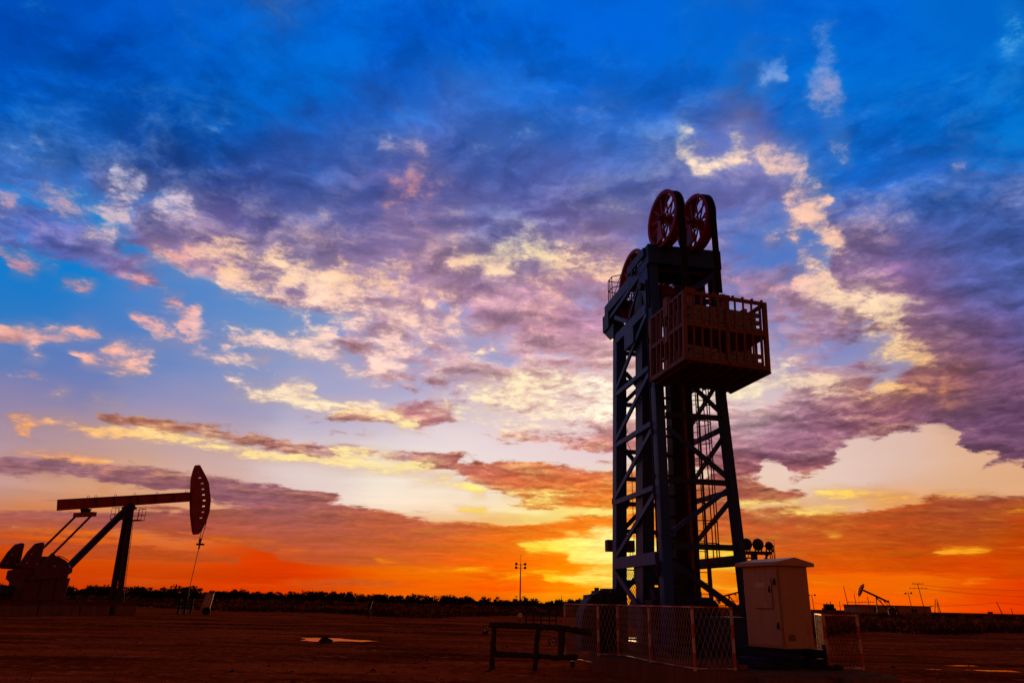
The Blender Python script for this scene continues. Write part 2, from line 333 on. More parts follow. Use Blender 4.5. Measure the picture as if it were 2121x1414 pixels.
T = Tree(wt)
geo = T.node('ShaderNodeTexCoord')
D = Sock(T, geo.outputs['Generated'])
dx, dy, dz = T.sep(D)
hyp = T.m('SQRT', dx * dx + dy * dy)
az = T.m('ARCTAN2', dx, dy) * (180 / math.pi)
el = T.m('ARCTAN2', dz, hyp) * (180 / math.pi)
# cloud-plane coordinates: foreshortened towards the horizon like a real cloud deck
inv = T.m('DIVIDE', 1.0, T.m('MAXIMUM', dz, 0.0) + 0.13)
pl = T.comb(dx * inv, dy * inv, 0.0)
w1 = T.v('SUBTRACT', T.noise(pl, 1.9, 6, .6, colour=True), (.5, .5, .5))
w2 = T.v('SUBTRACT', T.noise(pl, 7.0, 5, .62, colour=True), (.5, .5, .5))
wx, wy, wz = T.sep(T.v('ADD', T.v('SCALE', w1, 1.3), T.v('SCALE', w2, 0.75)))
elf = T.m('MINIMUM', T.m('MAXIMUM', el, 0.0), 40.0) * .025       # 0..1
az_w = az + wx * (2.2 + 1.8 * elf)
el_w = el + wy * (0.28 + 1.6 * elf + 4.4 * elf * elf)
az_c = T.m('MINIMUM', T.m('MAXIMUM', az_w, AZ0), AZ1)
u = (az_c - AZ0) / (AZ1 - AZ0)
cc = T.node('ShaderNodeCombineColor')
for i_ in range(3): T.put(cc.inputs[i_], u)
uv = Sock(T, cc.outputs[0])
el_c = T.m('MINIMUM', T.m('MAXIMUM', el_w, ELA), ELB - .01)
vn = T.m('LOGARITHM', (el_c - ELA) / ELK + 1.0, math.e) / math.log((ELB - ELA) / ELK + 1)
mask = T.chart(MAP_MASK, uv, vn * (NEL - 1.0))
vc = vn * (NC_EL - 1.0)
uA, vA = T.after(mask, uv, vc)
cA = T.chart(MAP_CLEAR, uA, vA)
uB, vB = T.after(cA, uv, vc)
cB = T.chart(MAP_SHADE, uB, vB)
uC, vC = T.after(cB, uv, vc)
cC = T.chart(MAP_LIT, uC, vC)
sc_ = T.node('ShaderNodeSeparateColor'); T.put(sc_.inputs[0], mask)
mr, mg, ms = [Sock(T, o) for o in sc_.outputs]
# billow texture and its relief towards the sun (low, straight ahead)
sl = T.node('ShaderNodeSeparateColor'); T.put(sl.inputs[0], cC)
tiny = T.m('MULTIPLY', Sock(T, sl.outputs[0]), 1e-7)
pl = T.comb(dx * inv + tiny, dy * inv, 0.0)
el = el + tiny
w1 = T.v('SUBTRACT', T.noise(pl, 1.9, 6, .6, colour=True), (.5, .5, .5))
w2 = T.v('SUBTRACT', T.noise(pl, 7.0, 5, .62, colour=True), (.5, .5, .5))
wx, wy, wz = T.sep(T.v('ADD', T.v('SCALE', w1, 1.3), T.v('SCALE', w2, 0.75)))
pw = T.v('ADD', pl, T.v('SCALE', w1, .35))
n1 = T.noise(pw, 4.2, 10, .62)
n1b = T.noise(T.v('ADD', pw, (0.01, 0.05, 0.0)), 4.2, 5, .62)
n2 = T.noise(pw, 14.0, 7, .66)
n3 = T.noise(pl, 7.5, 9, .70)
n4 = T.noise(T.v('ADD', pl, T.v('SCALE', w2, .10)), 19.0, 8, .70)
# long thin streaks low down
n5 = T.noise(T.comb(az * .055 + wx * .15, el * .95 - az * .012 + wy * .3, 0.0), 1.0, 7, .64)
hi = T.smooth(el, 2.5, 11.0)
low = 1.0 - hi
st5 = (n5 - .5) * low
relief = (n1b - n1) * T.m('MULTIPLY_ADD', hi, .8, .2)
fine = T.smooth(el, 1.0, 12.0) * T.m('MULTIPLY_ADD', T.smooth(el, 20.0, 34.0), -.6, 1.0)
n2f = (n2 - .5) * T.m('MULTIPLY_ADD', fine, .9, .1)
nn = (n1 - .5) * T.m('MULTIPLY_ADD', hi, .9, .3) + n2f * .55 + st5 * 1.3
wid = ms * .14 + .16
a1 = T.smooth(mr + nn * T.m('MULTIPLY_ADD', T.smooth(el, 20.0, 34.0), -.5, 1.5), .5 - wid, .5 + wid)
wisp = T.smooth(n3 * .5 + n1 * .5 + relief * .8 + st5 * .8, .44, .70)
body = T.mix(wisp * (T.m('MULTIPLY_ADD', T.smooth(el, 3.0, 14.0), .42, .16) - T.smooth(el, 23.0, 34.0) * .26), cB, cC)
bdet = T.m('MULTIPLY_ADD', nn, -.55, 1.08) + relief * 1.3
bdet = T.m('MULTIPLY_ADD', bdet - 1.0, T.m('MULTIPLY_ADD', T.smooth(el, 18.0, 34.0), -.45, .95), 1.0)
body = T.v('SCALE', body, bdet)
clear = T.v('SCALE', cA, T.m('MULTIPLY_ADD', st5, .35, 1.0))
sky1 = T.mix(a1, clear, body)
n4f = (n4 - .5) * T.m('MULTIPLY_ADD', T.smooth(el, 22.0, 38.0), -.5, 1.0) * T.m('MULTIPLY_ADD', hi, .8, .2)
hi2 = T.smooth(el, 7.0, 20.0)
st6 = (n5 - .5) * (1.0 - hi2)
nh = (n3 - .5) * T.m('MULTIPLY_ADD', hi2, 1.9, .5) + n4f * 1.5 + relief * 1.2 + st6 * 2.4
a2 = T.smooth(mg * 1.05 + nh, .34, 1.06) * T.m('MINIMUM', mg * 2.2, 1.0)
glowc = T.mix(.50, cB, cC)
glow = T.m('MULTIPLY', mg, .60, clamp=True) * T.m('MULTIPLY_ADD', nn + n4f * .7, 1.2, .85, clamp=True)
sky2 = T.mix(glow, sky1, glowc)
sky3 = T.mix(a2 * T.m('MULTIPLY_ADD', n4f + relief * .8, 1.9, .84, clamp=True), sky2, T.v('SCALE', cC, T.m('MULTIPLY_ADD', n3 - .5, .45, 1.02)))
sky3 = T.v('MAXIMUM', sky3, (0, 0, 0))
gam = T.node('ShaderNodeGamma'); T.put(gam.inputs[0], sky3); gam.inputs[1].default_value = 2.2
front = Sock(T, gam.outputs[0])
# the rest of the vault, behind the photographer: dusky, dull violet over a dim warm horizon
back_r = T.node('ShaderNodeValToRGB')
T.put(back_r.inputs[0], T.m('MULTIPLY', el, 1 / 90.0, clamp=True))
cr = back_r.color_ramp
cr.elements[0].position = 0.0; cr.elements[0].color = (0.50, 0.115, 0.022, 1)
cr.elements[1].position = 1.0; cr.elements[1].color = (0.010, 0.022, 0.075, 1)
for p, c in ((.14, (0.22, 0.055, 0.022)), (.35, (0.035, 0.025, 0.045))):
    e = cr.elements.new(p); e.color = (*c, 1)
bn = T.m('MULTIPLY_ADD', n1, .8, .6)
back = T.v('SCALE', Sock(T, back_r.outputs[0]), bn)
f_side = T.smooth(T.m('ABSOLUTE', az), 46.0, 85.0)
f_top = T.smooth(el, 43.0, 60.0)
fb = T.m('MAXIMUM', f_side, f_top)
allsky = T.mix(fb, front, back)
# below the horizon: dark earth
allsky = T.mix(T.smooth(el, -0.5, -3.0), allsky, (0.02, 0.006, 0.002))
bg = T.node('ShaderNodeBackground')
T.put(bg.inputs[0], allsky)
bg.inputs[1].default_value = 1.0
out = T.node('ShaderNodeOutputWorld')
wt.links.new(bg.outputs[0], out.inputs[0])
world.cycles.sampling_method = 'MANUAL'
world.cycles.sample_map_resolution = 512

# ------------------------------------------------------------------ sun, low behind the clouds
SUN_AZ, SUN_EL = 8.0, 5.0
sun_l = bpy.data.lights.new('sun', 'SUN')
sun_l.energy = 1.5
sun_l.angle = math.radians(9)
sun_l.color = (1.0, 0.55, 0.22)
sun = bpy.data.objects.new('sun', sun_l)
col.objects.link(sun)
sd = Vector((math.sin(math.radians(SUN_AZ)) * math.cos(math.radians(SUN_EL)),
             math.cos(math.radians(SUN_AZ)) * math.cos(math.radians(SUN_EL)), math.sin(math.radians(SUN_EL))))
sun.rotation_euler = sd.to_track_quat('Z', 'Y').to_euler()

# ================================================================== helpers
rnd = random.Random(7)
def tag(o, label=None, cat=None, group=None, kind=None):
    if label: o['label'] = label
    if cat: o['category'] = cat
    if group: o['group'] = group
    if kind: o['kind'] = kind
    return o

def empty(name, loc, rz=0.0, label=None, cat=None, group=None):
    o = bpy.data.objects.new(name, None)
    o.empty_display_size = .3
    o.location = loc; o.rotation_euler = (0, 0, rz)
    col.objects.link(o)
    return tag(o, label, cat, group)

def copy_tree(o, parent=None):
    c = o.copy(); col.objects.link(c); c.parent = parent
    for ch in [x for x in col.objects if x.parent == o]: copy_tree(ch, c)
    return c

class MB:
    """collects boxes, bars, tubes and prisms into one mesh"""
    def __init__(s): s.v, s.f = [], []
    def add(s, vs, fs):
        n = len(s.v); s.v += [tuple(p) for p in vs]; s.f += [tuple(i + n for i in f) for f in fs]; return s
    def box(s, x0, x1, y0, y1, z0, z1):
        vs = [(x, y, z) for z in (z0, z1) for y in (y0, y1) for x in (x0, x1)]
        return s.add(vs, [(0, 2, 3, 1), (4, 5, 7, 6), (0, 1, 5, 4), (2, 6, 7, 3), (0, 4, 6, 2), (1, 3, 7, 5)])
    def bar(s, p, q, w, h=None, up=(0, 0, 1)):
        """rectangular section w (sideways) x h (towards up)"""
        h = w if h is None else h
        p, q = Vector(p), Vector(q); d = (q - p).normalized()
        u = Vector(up)
        if abs(d.dot(u)) > .98: u = Vector((0, 1, 0))
        a = d.cross(u).normalized() * w / 2; b = a.cross(d).normalized() * h / 2
        vs = [p - a - b, p + a - b, p + a + b, p - a + b, q - a - b, q + a - b, q + a + b, q - a + b]
        return s.add(vs, [(0, 3, 2, 1), (4, 5, 6, 7), (0, 1, 5, 4), (1, 2, 6, 5), (2, 3, 7, 6), (3, 0, 4, 7)])
    def hbeam(s, p, q, w, h, t=.02, up=(0, 0, 1)):
        """I section: two flanges and a web"""
        p, q = Vector(p), Vector(q); d = (q - p).normalized(); u = Vector(up)
        if abs(d.dot(u)) > .98: u = Vector((0, 1, 0))
        a = d.cross(u).normalized(); b = a.cross(d).normalized()
        s.bar(p + b * (h / 2 - t / 2), q + b * (h / 2 - t / 2), w, t, up)
        s.bar(p - b * (h / 2 - t / 2), q - b * (h / 2 - t / 2), w, t, up)
        return s.bar(p, q, t, h - 2 * t, up)
    def tube(s, p, q, r, r2=None, n=12, cap=True):
        r2 = r if r2 is None else r2
        p, q = Vector(p), Vector(q); d = (q - p).normalized()
        u = Vector((0, 0, 1)) if abs(d.z) < .9 else Vector((1, 0, 0))
        a = d.cross(u).normalized(); b = d.cross(a)
        vs = []
        for c, rr in ((p, r), (q, r2)):
            for i in range(n):
                t = 2 * math.pi * i / n
                vs.append(c + (a * math.cos(t) + b * math.sin(t)) * rr)
        fs = [(i, (i + 1) % n, n + (i + 1) % n, n + i) for i in range(n)]
        if cap: fs += [tuple(range(n))[::-1], tuple(range(n, 2 * n))]
        return s.add(vs, fs)
    def path(s, pts, r, n=6):
        """tube along a polyline with mitred joints"""
        pts = [Vector(p) for p in pts]; rings = []; prev = None
        for i, p in enumerate(pts):
            d = (pts[min(i + 1, len(pts) - 1)] - pts[max(i - 1, 0)]).normalized()
            u = Vector((0, 0, 1)) if abs(d.z) < .9 else Vector((1, 0, 0))
            if prev is not None: u = prev
            a = d.cross(u).normalized(); b = d.cross(a); prev = -b
            rr = r[i] if isinstance(r, (list, tuple)) else r
            rings += [p + (a * math.cos(2 * math.pi * k / n) + b * math.sin(2 * math.pi * k / n)) * rr for k in range(n)]
        m = len(pts)
        fs = [(j * n + k, j * n + (k + 1) % n, (j + 1) * n + (k + 1) % n, (j + 1) * n + k) for j in range(m - 1) for k in range(n)]
        fs += [tuple(range(n))[::-1], tuple(range((m - 1) * n, m * n))]
        return s.add(rings, fs)
    def ring(s, c, ax, ay, R, r0, half, n=48):
        """flat-rimmed ring in the plane ax,ay: outer R, inner r0, half width along the normal"""
        c, ax, ay = Vector(c), Vector(ax).normalized(), Vector(ay).normalized(); nz = ax.cross(ay)
        vs = []
        for i in range(n):
            t = 2 * math.pi * i / n; e = ax * math.cos(t) + ay * math.sin(t)
            for rr, hh in ((R, half), (R, -half), (r0, -half), (r0, half)): vs.append(c + e * rr + nz * hh)
        fs = []
        for i in range(n):
            j = (i + 1) % n
            for k in range(4): fs.append((i * 4 + k, i * 4 + (k + 1) % 4, j * 4 + (k + 1) % 4, j * 4 + k))
        return s.add(vs, fs)
    def prism(s, pts, axis, d0, d1):
        """extrude a 2D outline; axis 'y': pts are (x,z); 'x': (y,z); 'z': (x,y)"""
        def P3(p, d): return {'y': (p[0], d, p[1]), 'x': (d, p[0], p[1]), 'z': (p[0], p[1], d)}[axis]
        n = len(pts)
        vs = [P3(p, d0) for p in pts] + [P3(p, d1) for p in pts]
        return s.add(vs, [tuple(range(n)), tuple(range(n, 2 * n))[::-1]] + [(i, n + i, n + (i + 1) % n, (i + 1) % n) for i in range(n)])
    def ball(s, c, r, n=10, sz=(1, 1, 1), jit=0.0):
        vs, fs = [], []
        for i in range(n // 2 + 1):
            a = math.pi * i / (n // 2)
            for k in range(n):
                t = 2 * math.pi * k / n; q = 1 + rnd.uniform(-jit, jit)
                vs.append((c[0] + r * sz[0] * q * math.sin(a) * math.cos(t), c[1] + r * sz[1] * q * math.sin(a) * math.sin(t), c[2] + r * sz[2] * q * math.cos(a)))
        for i in range(n // 2):
            for k in range(n): fs.append((i * n + k, i * n + (k + 1) % n, (i + 1) * n + (k + 1) % n, (i + 1) * n + k))
        return s.add(vs, fs)
    def build(s, name, mat, parent=None, bevel=0.0, smooth=True, label=None, kind=None):
        me = bpy.data.meshes.new(name)
        me.from_pydata(s.v, [], s.f); me.validate(); me.update()
        bm = bmesh.new(); bm.from_mesh(me); bmesh.ops.recalc_face_normals(bm, faces=bm.faces); bm.to_mesh(me); bm.free()
        me.materials.append(mat)
        if smooth:
            me.shade_smooth(); me.set_sharp_from_angle(angle=math.radians(35))
        o = bpy.data.objects.new(name, me); col.objects.link(o)
        o.parent = parent
        if bevel:
            m = o.modifiers.new('bevel', 'BEVEL'); m.width = bevel; m.segments = 2; m.limit_method = 'ANGLE'
        return tag(o, label, kind=kind)

def ray(x, y): return CAM_M.to_3x3() @ Vector(((x - PW / 2) / FOC, (PH / 2 - y) / FOC, -1.0))
def at(x, y, Y):
    d = ray(x, y); return Vector((0, 0, EYE)) + d * (Y / d.y)
def ground_at(x, y, z=0.0):
    d = ray(x, y); return Vector((0, 0, EYE)) + d * ((z - EYE) / d.z)

# ------------------------------------------------------------------ materials
def material(name, base, rough=.6, metal=0.0, var=.25, scale=3.0, dirt=None, dirt_amt=.35, bump=.0, spec=.14, streak=False, stops=None):
    m = bpy.data.materials.new(name); m.use_nodes = True
    nt = m.node_tree; nt.nodes.clear(); t = Tree(nt)
    bs = t.node('ShaderNodeBsdfPrincipled'); o = t.node('ShaderNodeOutputMaterial'); nt.links.new(bs.outputs[0], o.inputs[0])
    tc = t.node('ShaderNodeTexCoord'); p = Sock(t, tc.outputs['Object'])
    if streak:
        mp = t.node('ShaderNodeMapping'); t.put(mp.inputs[0], p); mp.inputs['Scale'].default_value = (1, 1, .18); ps = Sock(t, mp.outputs[0])
    else: ps = p
    n1 = t.noise(ps, scale, 6, .6); n2 = t.noise(ps, scale * 5.3, 5, .65)
    b = tuple(base)
    lo = tuple(c * (1 - var) for c in b); hi = tuple(min(1, c * (1 + var)) for c in b)
    c = t.mix(t.smooth(n1, .3, .7), lo, hi)
    if dirt:
        c = t.mix(t.smooth(n2 * .6 + n1 * .4, .5, .66) * dirt_amt, c, dirt)
    t.put(bs.inputs['Base Color'], c)
    t.put(bs.inputs['Roughness'], t.m('MULTIPLY_ADD', n2, .3, rough - .15, clamp=True))
    bs.inputs['Metallic'].default_value = metal
    bs.inputs['Specular IOR Level'].default_value = spec
    if bump:
        bn = t.node('ShaderNodeBump'); bn.inputs['Strength'].default_value = bump; bn.inputs['Distance'].default_value = .03
        t.put(bn.inputs['Height'], n2); nt.links.new(bn.outputs[0], bs.inputs['Normal'])
    return m

RUST = (.09, .03, .012)
M = dict(
    blue=material('blue_paint', (.020, .066, .23), .5, dirt=(.05, .04, .04), dirt_amt=.5, streak=True, scale=2, var=.3),
    darkblue=material('dark_blue_paint', (.02, .04, .11), .5, dirt=(.03, .02, .02), dirt_amt=.6, streak=True, scale=2),
    red=material('red_paint', (.30, .028, .012), .5, dirt=RUST, dirt_amt=.5, scale=2),
    darkred=material('dark_red_paint', (.12, .016, .008), .6, dirt=RUST, dirt_amt=.5, scale=2),
    orange=material('orange_paint', (.20, .072, .032), .6, dirt=RUST, dirt_amt=.6, scale=4),
    tan=material('tan_paint', (.24, .10, .04), .6, dirt=RUST, dirt_amt=.5, scale=4),
    block=material('concrete_block', (.27, .23, .22), .9, dirt=(.1, .08, .07), scale=9, bump=.3, spec=.05),
    steel=material('dark_steel', (.028, .020, .017), .6, metal=0, dirt=RUST, scale=4),
    black=material('black_rubber', (.012, .011, .011), .7, var=.3),
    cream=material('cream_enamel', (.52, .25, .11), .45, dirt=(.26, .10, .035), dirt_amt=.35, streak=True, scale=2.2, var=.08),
    plate=material('name_plate', (.62, .40, .28), .4, var=.05),
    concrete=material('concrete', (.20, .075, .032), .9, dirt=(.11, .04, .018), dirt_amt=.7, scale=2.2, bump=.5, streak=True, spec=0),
    log=material('wrapped_pipe', (.045, .032, .018), .9, dirt=(.10, .07, .03), scale=6, bump=.8, spec=.05),
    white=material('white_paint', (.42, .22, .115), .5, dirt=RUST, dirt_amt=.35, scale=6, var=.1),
    glass=material('window_glass', (.02, .02, .025), .15, var=.1),
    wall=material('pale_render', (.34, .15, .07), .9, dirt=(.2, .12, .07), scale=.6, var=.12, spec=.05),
    roofred=material('red_roof_sheet', (.35, .04, .02), .7, scale=.8),
    wood=material('weathered_pole', (.10, .055, .03), .9, scale=2, spec=.05),
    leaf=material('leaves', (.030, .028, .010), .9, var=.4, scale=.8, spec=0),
    bark=material('bark', (.05, .03, .02), .9, spec=.05),
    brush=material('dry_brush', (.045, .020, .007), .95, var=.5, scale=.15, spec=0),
    rock=material('rock', (.05, .03, .025), .9, scale=3, bump=.8, spec=.05),
    navy=material('navy_enamel', (.018, .020, .045), .7, dirt=(.05, .04, .03), scale=2, var=.15),
)
def banded(name, period, phase=0.0, vertical=True):
    """red and white warning bands along the member"""
    m = bpy.data.materials.new(name); m.use_nodes = True
    nt = m.node_tree; nt.nodes.clear(); t = Tree(nt)
    bs = t.node('ShaderNodeBsdfPrincipled'); o = t.node('ShaderNodeOutputMaterial'); nt.links.new(bs.outputs[0], o.inputs[0])
    tc = t.node('ShaderNodeTexCoord'); p = Sock(t, tc.outputs['Object']); x, y, z = t.sep(p)
    k = z if vertical else x
    s = t.m('FRACT', (k + phase) / period)
    f = t.smooth(s, .485, .515) - t.smooth(s, .985, 1.0)
    n = t.noise(p, 14, 5, .65)
    c = t.mix(f, (.62, .32, .16), (.48, .035, .018))
    c = t.mix(t.smooth(n, .56, .68) * .6, c, RUST)
    t.put(bs.inputs['Base Color'], c); bs.inputs['Roughness'].default_value = .5
    return m
M['band_post'] = banded('banded_post_paint', .56, .42)
M['band_rail'] = banded('banded_rail_paint', .9, .2, vertical=False)

# ================================================================== setting
def vnoise(x, y, seed):
    xi, yi = np.floor(x).astype(np.int64), np.floor(y).astype(np.int64); fx, fy = x - xi, y - yi
    fx, fy = fx * fx * (3 - 2 * fx), fy * fy * (3 - 2 * fy)
    def h(a, b):
        n = (a * 374761393 + b * 668265263 + seed * 974634777) & 0xffffffff
        n = ((n ^ (n >> 13)) * 1274126177) & 0xffffffff
        return ((n ^ (n >> 16)) & 0xffff) / 65535.0
    return (h(xi, yi) * (1 - fx) + h(xi + 1, yi) * fx) * (1 - fy) + (h(xi, yi + 1) * (1 - fx) + h(xi + 1, yi + 1) * fx) * fy
def fbm(x, y, seed, o=4):
    return sum(vnoise(x * 2 ** i, y * 2 ** i, seed + i) * .5 ** i for i in range(o)) / (2 - .5 ** (o - 1)) - .5

PUDDLES = []   # (centre x, centre y, half length, half depth, depression)
def pud(px, py, hl, hd, dep): 
    g = ground_at(px, py); PUDDLES.append((g.x, g.y, hl, hd, dep))
pud(700, 1322, 1.65, 1.6, .10)
pud(660, 1317, 1.0, .7, .07)
pud(745, 1329, .6, .35, .07)
pud(1865, 1357, .55, .5, .075)
pud(1915, 1354, .6, .18, .07)
pud(1815, 1352, .3, .2, .068)
WATER_Z = -.056
def ground_z(x, y):
    z = fbm(x * .9, y * .45, 3, 5) * .05 + fbm(x * 5.0, y * 2.2, 41, 3) * .022 + fbm(x * .12, y * .06, 9, 3) * .10 - .01
    # wheel ruts running across the yard
    for y0, amp in ((46, .05), (41, .05), (25.5, .03), (27.4, .03), (54, .06)):
        yy = y + .06 * x + fbm(x * .1, y * 0, 21, 2) * 2.0
        z -= amp * np.exp(-((yy - y0) / .45) ** 2)
        z += amp * .7 * np.exp(-((yy - y0 - 1.0) / .4) ** 2)
    near_pad = np.exp(-(((x - 5) / 5.0) ** 2 + ((y - 19) / 6.0) ** 2) ** 2)
    z = z * (1 - .8 * near_pad)
    for cx, cy, hl, hd, dep in PUDDLES:
        r = np.hypot((x - cx) / hl, (y - cy) / hd) + fbm(x * 1.4, y * 1.1, 33, 4) * .9
        k = sstep(r, 1.35, .55)
        z = z * (1 - k) - (dep + .02) * k
    far = sstep(y, 120, 400)
    return z * (1 - far)
ys = [-300, -100, -30, -8, 2, 8]
y_ = 12.0
while y_ < 260: ys.append(y_); y_ *= 1.0052
while y_ < 4500: ys.append(y_); y_ *= 1.12
tx = np.concatenate([[-9, -4, -2, -1.2], np.linspace(-.86, .86, 420), [1.2, 2, 4, 9]])
Yg = np.array(ys)[:, None] * np.ones((1, len(tx)))
Xg = tx[None, :] * np.maximum(Yg, 25)
Zg = ground_z(Xg, Yg)
verts = np.stack([Xg, Yg, Zg], -1).reshape(-1, 3)
R_, C_ = Xg.shape
idx = np.arange(R_ * C_).reshape(R_, C_)
quads = np.stack([idx[:-1, :-1], idx[:-1, 1:], idx[1:, 1:], idx[1:, :-1]], -1).reshape(-1, 4)
gm = bpy.data.meshes.new('ground')
gm.vertices.add(len(verts)); gm.vertices.foreach_set('co', verts.astype(np.float32).ravel())
gm.loops.add(quads.size); gm.loops.foreach_set('vertex_index', quads.astype(np.int32).ravel())
gm.polygons.add(len(quads)); gm.polygons.foreach_set('loop_start', np.arange(0, quads.size, 4, dtype=np.int32))
gm.update(); gm.validate(); gm.shade_smooth()
def soil_material():
    m = bpy.data.materials.new('red_soil'); m.use_nodes = True
    nt = m.node_tree; nt.nodes.clear(); t = Tree(nt)
    bs = t.node('ShaderNodeBsdfPrincipled'); o = t.node('ShaderNodeOutputMaterial'); nt.links.new(bs.outputs[0], o.inputs[0])
    tc = t.node('ShaderNodeTexCoord'); p = Sock(t, tc.outputs['Object'])
    mp = t.node('ShaderNodeMapping'); t.put(mp.inputs[0], p); mp.inputs['Scale'].default_value = (.35, 1, 1)
    a = t.noise(Sock(t, mp.outputs[0]), .35, 8, .62); b = t.noise(p, 3.1, 7, .65); g = t.noise(p, 26, 4, .7)
    c = t.mix(t.smooth(a * .7 + b * .3, .36, .62), (.12, .010, .002), (.46, .060, .010))
    tr = t.noise(Sock(t, mp.outputs[0]), 1.3, 6, .7)
    c = t.mix(t.smooth(b * .5 + tr * .5, .52, .64) * .75, c, (.58, .14, .03))
    c = t.mix(t.smooth(g, .62, .75) * .5, c, (.05, .012, .004))
    t.put(bs.inputs['Base Color'], c)
    t.put(bs.inputs['Roughness'], t.m('MULTIPLY_ADD', t.smooth(a, .38, .55), .25, .68))
    bs.inputs['Specular IOR Level'].default_value = 0.0
    bn = t.node('ShaderNodeBump'); bn.inputs['Strength'].default_value = .8; bn.inputs['Distance'].default_value = .04
    t.put(bn.inputs['Height'], b * .7 + g * .3); nt.links.new(bn.outputs[0], bs.inputs['Normal'])
    return m
M['soil'] = soil_material()
gm.materials.append(M['soil'])
gobj = bpy.data.objects.new('ground', gm); col.objects.link(gobj); tag(gobj, kind='structure')

def water_material():
    m = bpy.data.materials.new('still_water'); m.use_nodes = True
    nt = m.node_tree; nt.nodes.clear(); t = Tree(nt)
    bs = t.node('ShaderNodeBsdfPrincipled'); o = t.node('ShaderNodeOutputMaterial'); nt.links.new(bs.outputs[0], o.inputs[0])
    bs.inputs['Base Color'].default_value = (.03, .012, .006, 1)
    bs.inputs['Roughness'].default_value = .04; bs.inputs['IOR'].default_value = 1.33
    tc = t.node('ShaderNodeTexCoord'); n = t.noise(Sock(t, tc.outputs['Object']), 4.0, 3, .5)
    bn = t.node('ShaderNodeBump'); bn.inputs['Strength'].default_value = .06; bn.inputs['Distance'].default_value = .01
    t.put(bn.inputs['Height'], n); nt.links.new(bn.outputs[0], bs.inputs['Normal'])
    return m
M['water'] = water_material()
for nm, (x0, x1, y0, y1) in (('puddle_water', (-11, -3.5, 26, 42)), ('puddle_water', (9.5, 15.6, 22, 30))):
    w = MB().add([(x0, y0, WATER_Z), (x1, y0, WATER_Z), (x1, y1, WATER_Z), (x0, y1, WATER_Z)], [(0, 1, 2, 3)]).build(nm, M['water'], smooth=False)
    tag(w, kind='structure')

# dry brush between the yard and the trees (uncountable): fans of blades
def brush():
    rng = np.random.default_rng(5)
    V, F = [], []
    def tuft(cx, cy, h, w, n):
        for k in range(n):
            bx, by = cx + rng.normal(0, w), cy + rng.normal(0, w)
            lx, ly = rng.normal(0, h * .45), rng.normal(0, h * .3)
            hh = h * rng.uniform(.5, 1.1); a = rng.uniform(0, math.pi); ww = h * rng.uniform(.06, .16)
            dx_, dy_ = math.cos(a) * ww, math.sin(a) * ww
            i = len(V)
            V.extend([(bx - dx_, by - dy_, -.08), (bx + dx_, by + dy_, -.08), (bx + lx + dx_ * .5, by + ly, hh * .8), (bx + lx * 1.2, by + ly, hh)])
            F.append((i, i + 1, i + 2, i + 3))
    for k in range(9000):
        y = 62 * (rng.uniform(0, 1) ** 1.6 * 2.6 + 1)
        t = rng.uniform(-.86, .86)
        y0 = 92 + 12 * math.sin(t * 9) + 7 * math.sin(t * 23 + 1)
        if t > .30: y0 = 58 + 9 * math.sin(t * 13) + 6 * math.sin(t * 31)
        y = y0 + (y - 62)
        h = rng.uniform(.18, .5) * (1.0 + .7 * (fbm(np.array(t * y * .05), np.array(y * .05), 4, 3) + .2))
        tuft(t * y, y, float(h), .35, 6)
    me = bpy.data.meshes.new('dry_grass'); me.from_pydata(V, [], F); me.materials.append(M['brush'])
    o = bpy.data.objects.new('dry_grass', me); col.objects.link(o)
    tag(o, 'low dry grass and brush covering the field beyond the yard', 'grass', kind='stuff')
brush()

# far belt of low trees: reads as one ragged mass
def tree_geo(V, F, cx, cy, h, spread, rng, nl=240, ls=1.0):
    """a crown of leaf-sized faces in a few uneven clumps"""
    clumps = [(rng.normal(0, spread * .45), rng.normal(0, spread * .45), h * rng.uniform(.55, .95), spread * rng.uniform(.22, .5)) for _ in range(rng.integers(4, 9))]
    for _ in range(nl):
        c = clumps[rng.integers(len(clumps))]
        d = rng.normal(0, 1, 3); d /= np.linalg.norm(d); d *= c[3] * rng.uniform(.3, 1.05)
        p = np.array([cx + c[0] + d[0], cy + c[1] + d[1], max(.2, c[2] - c[3] * .3 + d[2] * .62)])
        a, b = rng.normal(0, 1, 3), rng.normal(0, 1, 3); s_ = rng.uniform(.08, .19) * (h / 3.0) * ls
        a = a / np.linalg.norm(a) * s_; b = b / np.linalg.norm(b) * s_
        i = len(V); V.extend([tuple(p - a), tuple(p + b), tuple(p + a), tuple(p - b)]); F.append((i, i + 1, i + 2, i + 3))
    for c in clumps[:4]:
        i = len(V); w = .05 * h / 3
        V.extend([(cx - w, cy, -.1), (cx + w, cy, -.1), (cx + c[0] + w * .5, cy + c[1], c[2]), (cx + c[0] - w * .5, cy + c[1], c[2])]); F.append((i, i + 1, i + 2, i + 3))
def tree_belt():
    rng = np.random.default_rng(11)
    V, F = [], []
    t = -.90
    while t < .13:
        y = 200 + rng.uniform(-25, 30)
        h = (3.3 if t < -.3 else 3.0) * rng.uniform(.62, 1.12) + (.7 if rng.uniform() < .12 else 0) - (t > -.02) * .5
        tree_geo(V, F, t * y, y, h, h * .85, rng, 330, 1.35)
        t += rng.uniform(.0022, .0062)
    for k in range(520):          # understorey closing the foot of the belt
        t = rng.uniform(-.9, .95); y = rng.uniform(185, 230)
        tree_geo(V, F, t * y, y, rng.uniform(1.2, 2.5) if t < .14 else rng.uniform(.8, 1.5), 2.4, rng, 90, 1.8)
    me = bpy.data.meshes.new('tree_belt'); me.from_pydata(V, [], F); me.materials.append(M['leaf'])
    o = bpy.data.objects.new('tree_belt', me); col.objects.link(o)
    tag(o, 'ragged dark belt of low trees and scrub along the horizon', 'trees', kind='stuff')
tree_belt()
